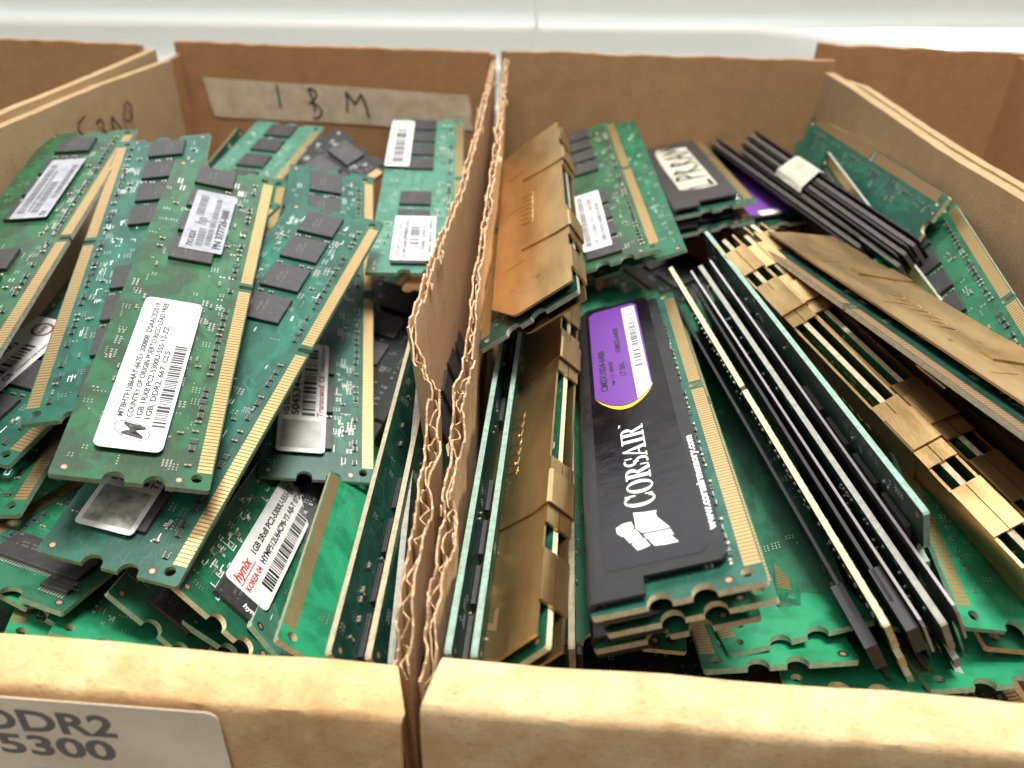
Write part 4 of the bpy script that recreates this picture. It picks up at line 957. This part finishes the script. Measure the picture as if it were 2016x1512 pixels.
M['r8'] = module(P('r8'), label='green memory module with white sticker and long gold strip on top of the right bin', group=GR, col='olive', variant=28, hi=True, edge='green', extra=s_r8, silk=0, key=73)
M['r9'] = module(P('r9'), label='green memory module just under the one with the long gold strip', group=GR, key=60.5, col='green', variant=29, hi=False, edge='green', chips='', slots=[20], silk=1)
def s_tape(root):
    def fn(f, w, h):
        st = lambda p, x: f.stroke([(x * 1.12 - 4 + a * 1.35, 1.6 + b * 1.4) for a, b in p], 1.5, 1, dz=.01)
        st([(0, 0), (0, 8)], 16); st([(0, 8), (3.5, 7.5), (3.8, 5), (0, 4)], 16)
        st([(0, 0), (0, 7.5)], 24); st([(0, 7.5), (3.2, 6.6), (.3, 4), (4.2, .4)], 24)
        st([(0, 0), (.1, .4)], 31)
        st([(0, 0), (0, 7)], 35); st([(0, 7), (3.4, 6.2), (.3, 3.6), (4, .4)], 35)
        st([(0, 0), (3, 7.5), (5.5, 0)], 43); st([(1, 3), (5, 3)], 43)
        st([(0, 0), (1, 7), (3.6, 2.6), (6.4, 7.4), (7, 0)], 52); st([(0, 6), (0, 0), (5, .2)], 5)
    mb_poly = [(0, 0), (62, .6), (66, 13), (60, 14.5), (40, 15), (2, 14.2), (-1, 6)]
    mb = MB(); mb.prism([(20 + a, 9.5 + b) for a, b in mb_poly], 2.65, 2.8, 0); o = mb.build('masking_tape', [TAPEPALE], root)
    mb = MB(); f = Frame(mb, 20, 9.5, 2.86); fn(f, 0, 0); mb.build('handwriting', [INK, INK], o)
M['r10'] = module(P('r10'), label='dark memory module with pale masking tape hand lettered PR.RAM', group=GR, col='teal', variant=30, hi=True, edge='grey', spreader='grey', chips='', extra=s_tape)
M['r10b'] = module(P('r10b'), label='dark memory module under the hand lettered tape module', group=GR, col='dark', variant=31, edge='grey', spreader='black', chips='')
def s_purple(root):
    mb = MB(); mb.prism(rrect(70, 126, 7, 25, 4), 1.93, 2.0, 0); mb.box(122, 126.5, 12, 20, 2.0, 2.06, 1); mb.build('label', [PURPLE, WHITE], root)
M['r11'] = module(P('r11'), label='black spreader memory module with a purple label in the rear of the right bin', group=GR, key=60.5, col='dark', variant=31, edge='cream', spreader='black', chips='', extra=s_purple)
M['r7'] = module(P('r7'), label='dark green bare sided memory board beside the white sails module', group=GR, key=60.5, col='green', variant=32, edge='mint', slots=[], smds='', silk=0)
def s_slab(root):
    for nm, z0, z1 in (('end_block', 2.2, 4.6), ('end_block', -T - 4.6, -T - 2.2)):
        mb = MB(); mb.prism([(.3, 5.2), (15, 5.2), (15, 14), (.3, 14)], z0, z1); mb.build(nm, [SPGREY], root)
M['e1'] = module(P('e1'), label='black spreader module on edge with a gold solder beaded rim', group=GR, col='green', variant=33, edge='cream', spreader='wide', chips='', smds='fb', extra=s_slab)
M['e3'] = module(P('e3'), label='module on edge between two bright silver spreader plates', group=GR, col='dark', variant=34, edge='grey', spreader='silver', chips='', smds='fb', silk=0)
M['e5'] = module(P('e5'), label='dark memory module on edge with pale green rim, right of the silver plates', group=GR, key=60.5, col='dark', variant=35, edge='mint', chips='fb', smds='fb', silk=0)
M['g1'] = module(P('g1'), label='gold heat spreader module on edge with big folded clips, nearest the pale green rim', group=GR, key=60.5, col='green', variant=36, edge='tan', spreader='gold', chips='', smds='f')
M['g2'] = module(P('g2'), label='gold heat spreader module second from the pale green rim', group=GR, key=60.5, col='green', variant=38, edge='tan', spreader='gold', chips='', smds='f')
M['g3'] = module(P('g3'), label='gold heat spreader module third from the pale green rim', group=GR, key=60.5, col='bright', variant=39, edge='cream', spreader='gold', chips='', smds='f')
M['g4'] = module(P('g4'), label='gold heat spreader module lying face up beside the large green boards', group=GR, key=60.5, col='dark', variant=40, edge='tan', spreader='gold', chips='', smds='', dull=True)
M['g5'] = module(P('g5'), label='large green memory board leaning on the rear of the right side wall', group=GR, key=60.5, col='teal', variant=41, edge='tan', slots=[], dull=True, silk=0)
M['g6'] = module(P('g6'), label='green memory board with black chips and gold strip along the right side wall', group=GR, col='green', variant=42, hi=True, edge='grey', silk=0)
M['g7'] = module(P('g7'), label='green memory board with a copper rim leaning in front of the large green board', group=GR, col='dark', variant=43, edge='tan', dull=True, silk=0)
M['g8'] = module(P('g8'), label='thin dark memory board just in front of the copper rimmed board', group=GR, col='dark', variant=44, edge='grey', silk=0)
def s_wrap(root):
    # strap of tape folded over a bundle of three modules
    mb = MB(); pr = [(20, 2.4), (30.5, 2.6), (32.0, 1.6), (32.2, -6.5), (31.2, -8.4), (22, -8.6)]
    inn = [(20, 2.15), (30.4, 2.3), (31.7, 1.4), (31.9, -6.4), (31.0, -8.1), (22, -8.3)]
    n = 6; vs = [(x, y, z) for x in (66, 72, 82, 88) for y, z in pr + inn]; fs = []
    r = random.Random(2); vs = [(x + r.uniform(-.8, .8), y + r.uniform(-.15, .15), z) for x, y, z in vs]
    for b in range(3):
        for i in range(n - 1):
            a = b * 12 + i; fs += [(a, a + 1, a + 13, a + 12), (a + 6, a + 18, a + 19, a + 7)]
    for b in (0, 3):
        for i in range(n - 1): fs.append((b * 12 + i, b * 12 + 6 + i, b * 12 + 7 + i, b * 12 + i + 1))
    mb.add(vs, fs); mb.build('masking_tape', [TAPEPALE], root)
M['h2'] = module(P('h2'), label='top module of the dark bundle held by a strap of pale tape', group=GR, col='dark', variant=45, edge='dim', spreader='thin', chips='', extra=s_wrap)
M['h1'] = module(P('h1'), label='middle module of the dark bundle held by a strap of pale tape', group=GR, col='dark', variant=46, edge='dim', spreader='thin', chips='')
M['h3'] = module(P('h3'), label='bottom module of the dark bundle held by a strap of pale tape', group=GR, col='dark', variant=47, edge='dim', chips='f')
M['h4'] = module(P('h4'), label='memory module with pinkish rim just in front of the taped dark bundle', group=GR, col='dark', variant=48, edge='dim', spreader='thin', chips='')
M['c2'] = module(P('c2'), label='bright green board end with corner hole, second up from the right front wall', group=GR, key=60.5, col='bright', variant=49, slots=[], hi=True, edge='green', silk=0)
M['c3'] = module(P('c3'), label='bright green memory board end with corner hole, uppermost below the black spreaders', group=GR, key=60.5, col='bright', variant=50, slots=[], hi=True, edge='green', silk=0)
M['c4'] = module(P('c4'), label='green memory board end lowest against the front wall of the right bin', group=GR, key=60.5, col='bright', variant=51, slots=[], hi=True, edge='cream', silk=1)
M['c5'] = module(P('c5'), label='green memory board end with corner hole at the right front corner', group=GR, key=60.5, col='bright', variant=52, slots=[], hi=True, edge='green', silk=0)
M['c6'] = module(P('c6'), label='green memory board end poking out below the silver spreader plates', group=GR, key=60.5, col='green', variant=53, slots=[], edge='mint', silk=0)
M['c8'] = module(P('c8'), label='green memory board end with pale rim below the low gold spreader', group=GR, key=60.5, col='bright', variant=54, slots=[], edge='mint', silk=0)
M['c9'] = module(P('c9'), label='green memory board end with copper coloured rim at the right edge', group=GR, key=60.5, col='green', variant=55, slots=[], edge='copper', silk=0)
M['c1'] = module(P('c1'), label='green memory board end with cream rim at the front centre of the right bin', group=GR, col='green', variant=56, slots=[], edge='cream', silk=0)

# ------------------------------------------------------------------ boards deep in the piles
r_ = random.Random(11)
for nm, grp, x0, x1 in (('left', 'memory modules buried at the bottom of the left bin', -150, -40), ('right', 'memory modules buried at the bottom of the right bin', 5, 118)):
    for i in range(9):
        a = math.radians(90 + r_.uniform(-22, 22)); cx = x0 + (x1 - x0) * (i % 5 + .5) / 5; cy = 168 if i < 5 else 290; z = 12 + (i % 3) * 5 + (7 if i > 4 else 0)
        ux = Vector((math.cos(a), math.sin(a), r_.uniform(-.03, .03))).normalized(); nz = Vector((r_.uniform(-.15, .15), 0, 1)); nz = (nz - ux * nz.dot(ux)).normalized(); vy = nz.cross(ux)
        Rm = Matrix((ux, vy, nz)).transposed(); c = Vector((cx, cy, z)) - Rm @ Vector((HL, HW, 0))
        module(dict(R=[tuple(q) for q in Rm], t=tuple(c)), label='memory module buried low in the shade of the %s pile' % nm, group=grp, col=('green', 'dark', 'teal')[i % 3], variant=1 + i % 3, smds='f', silk=0)
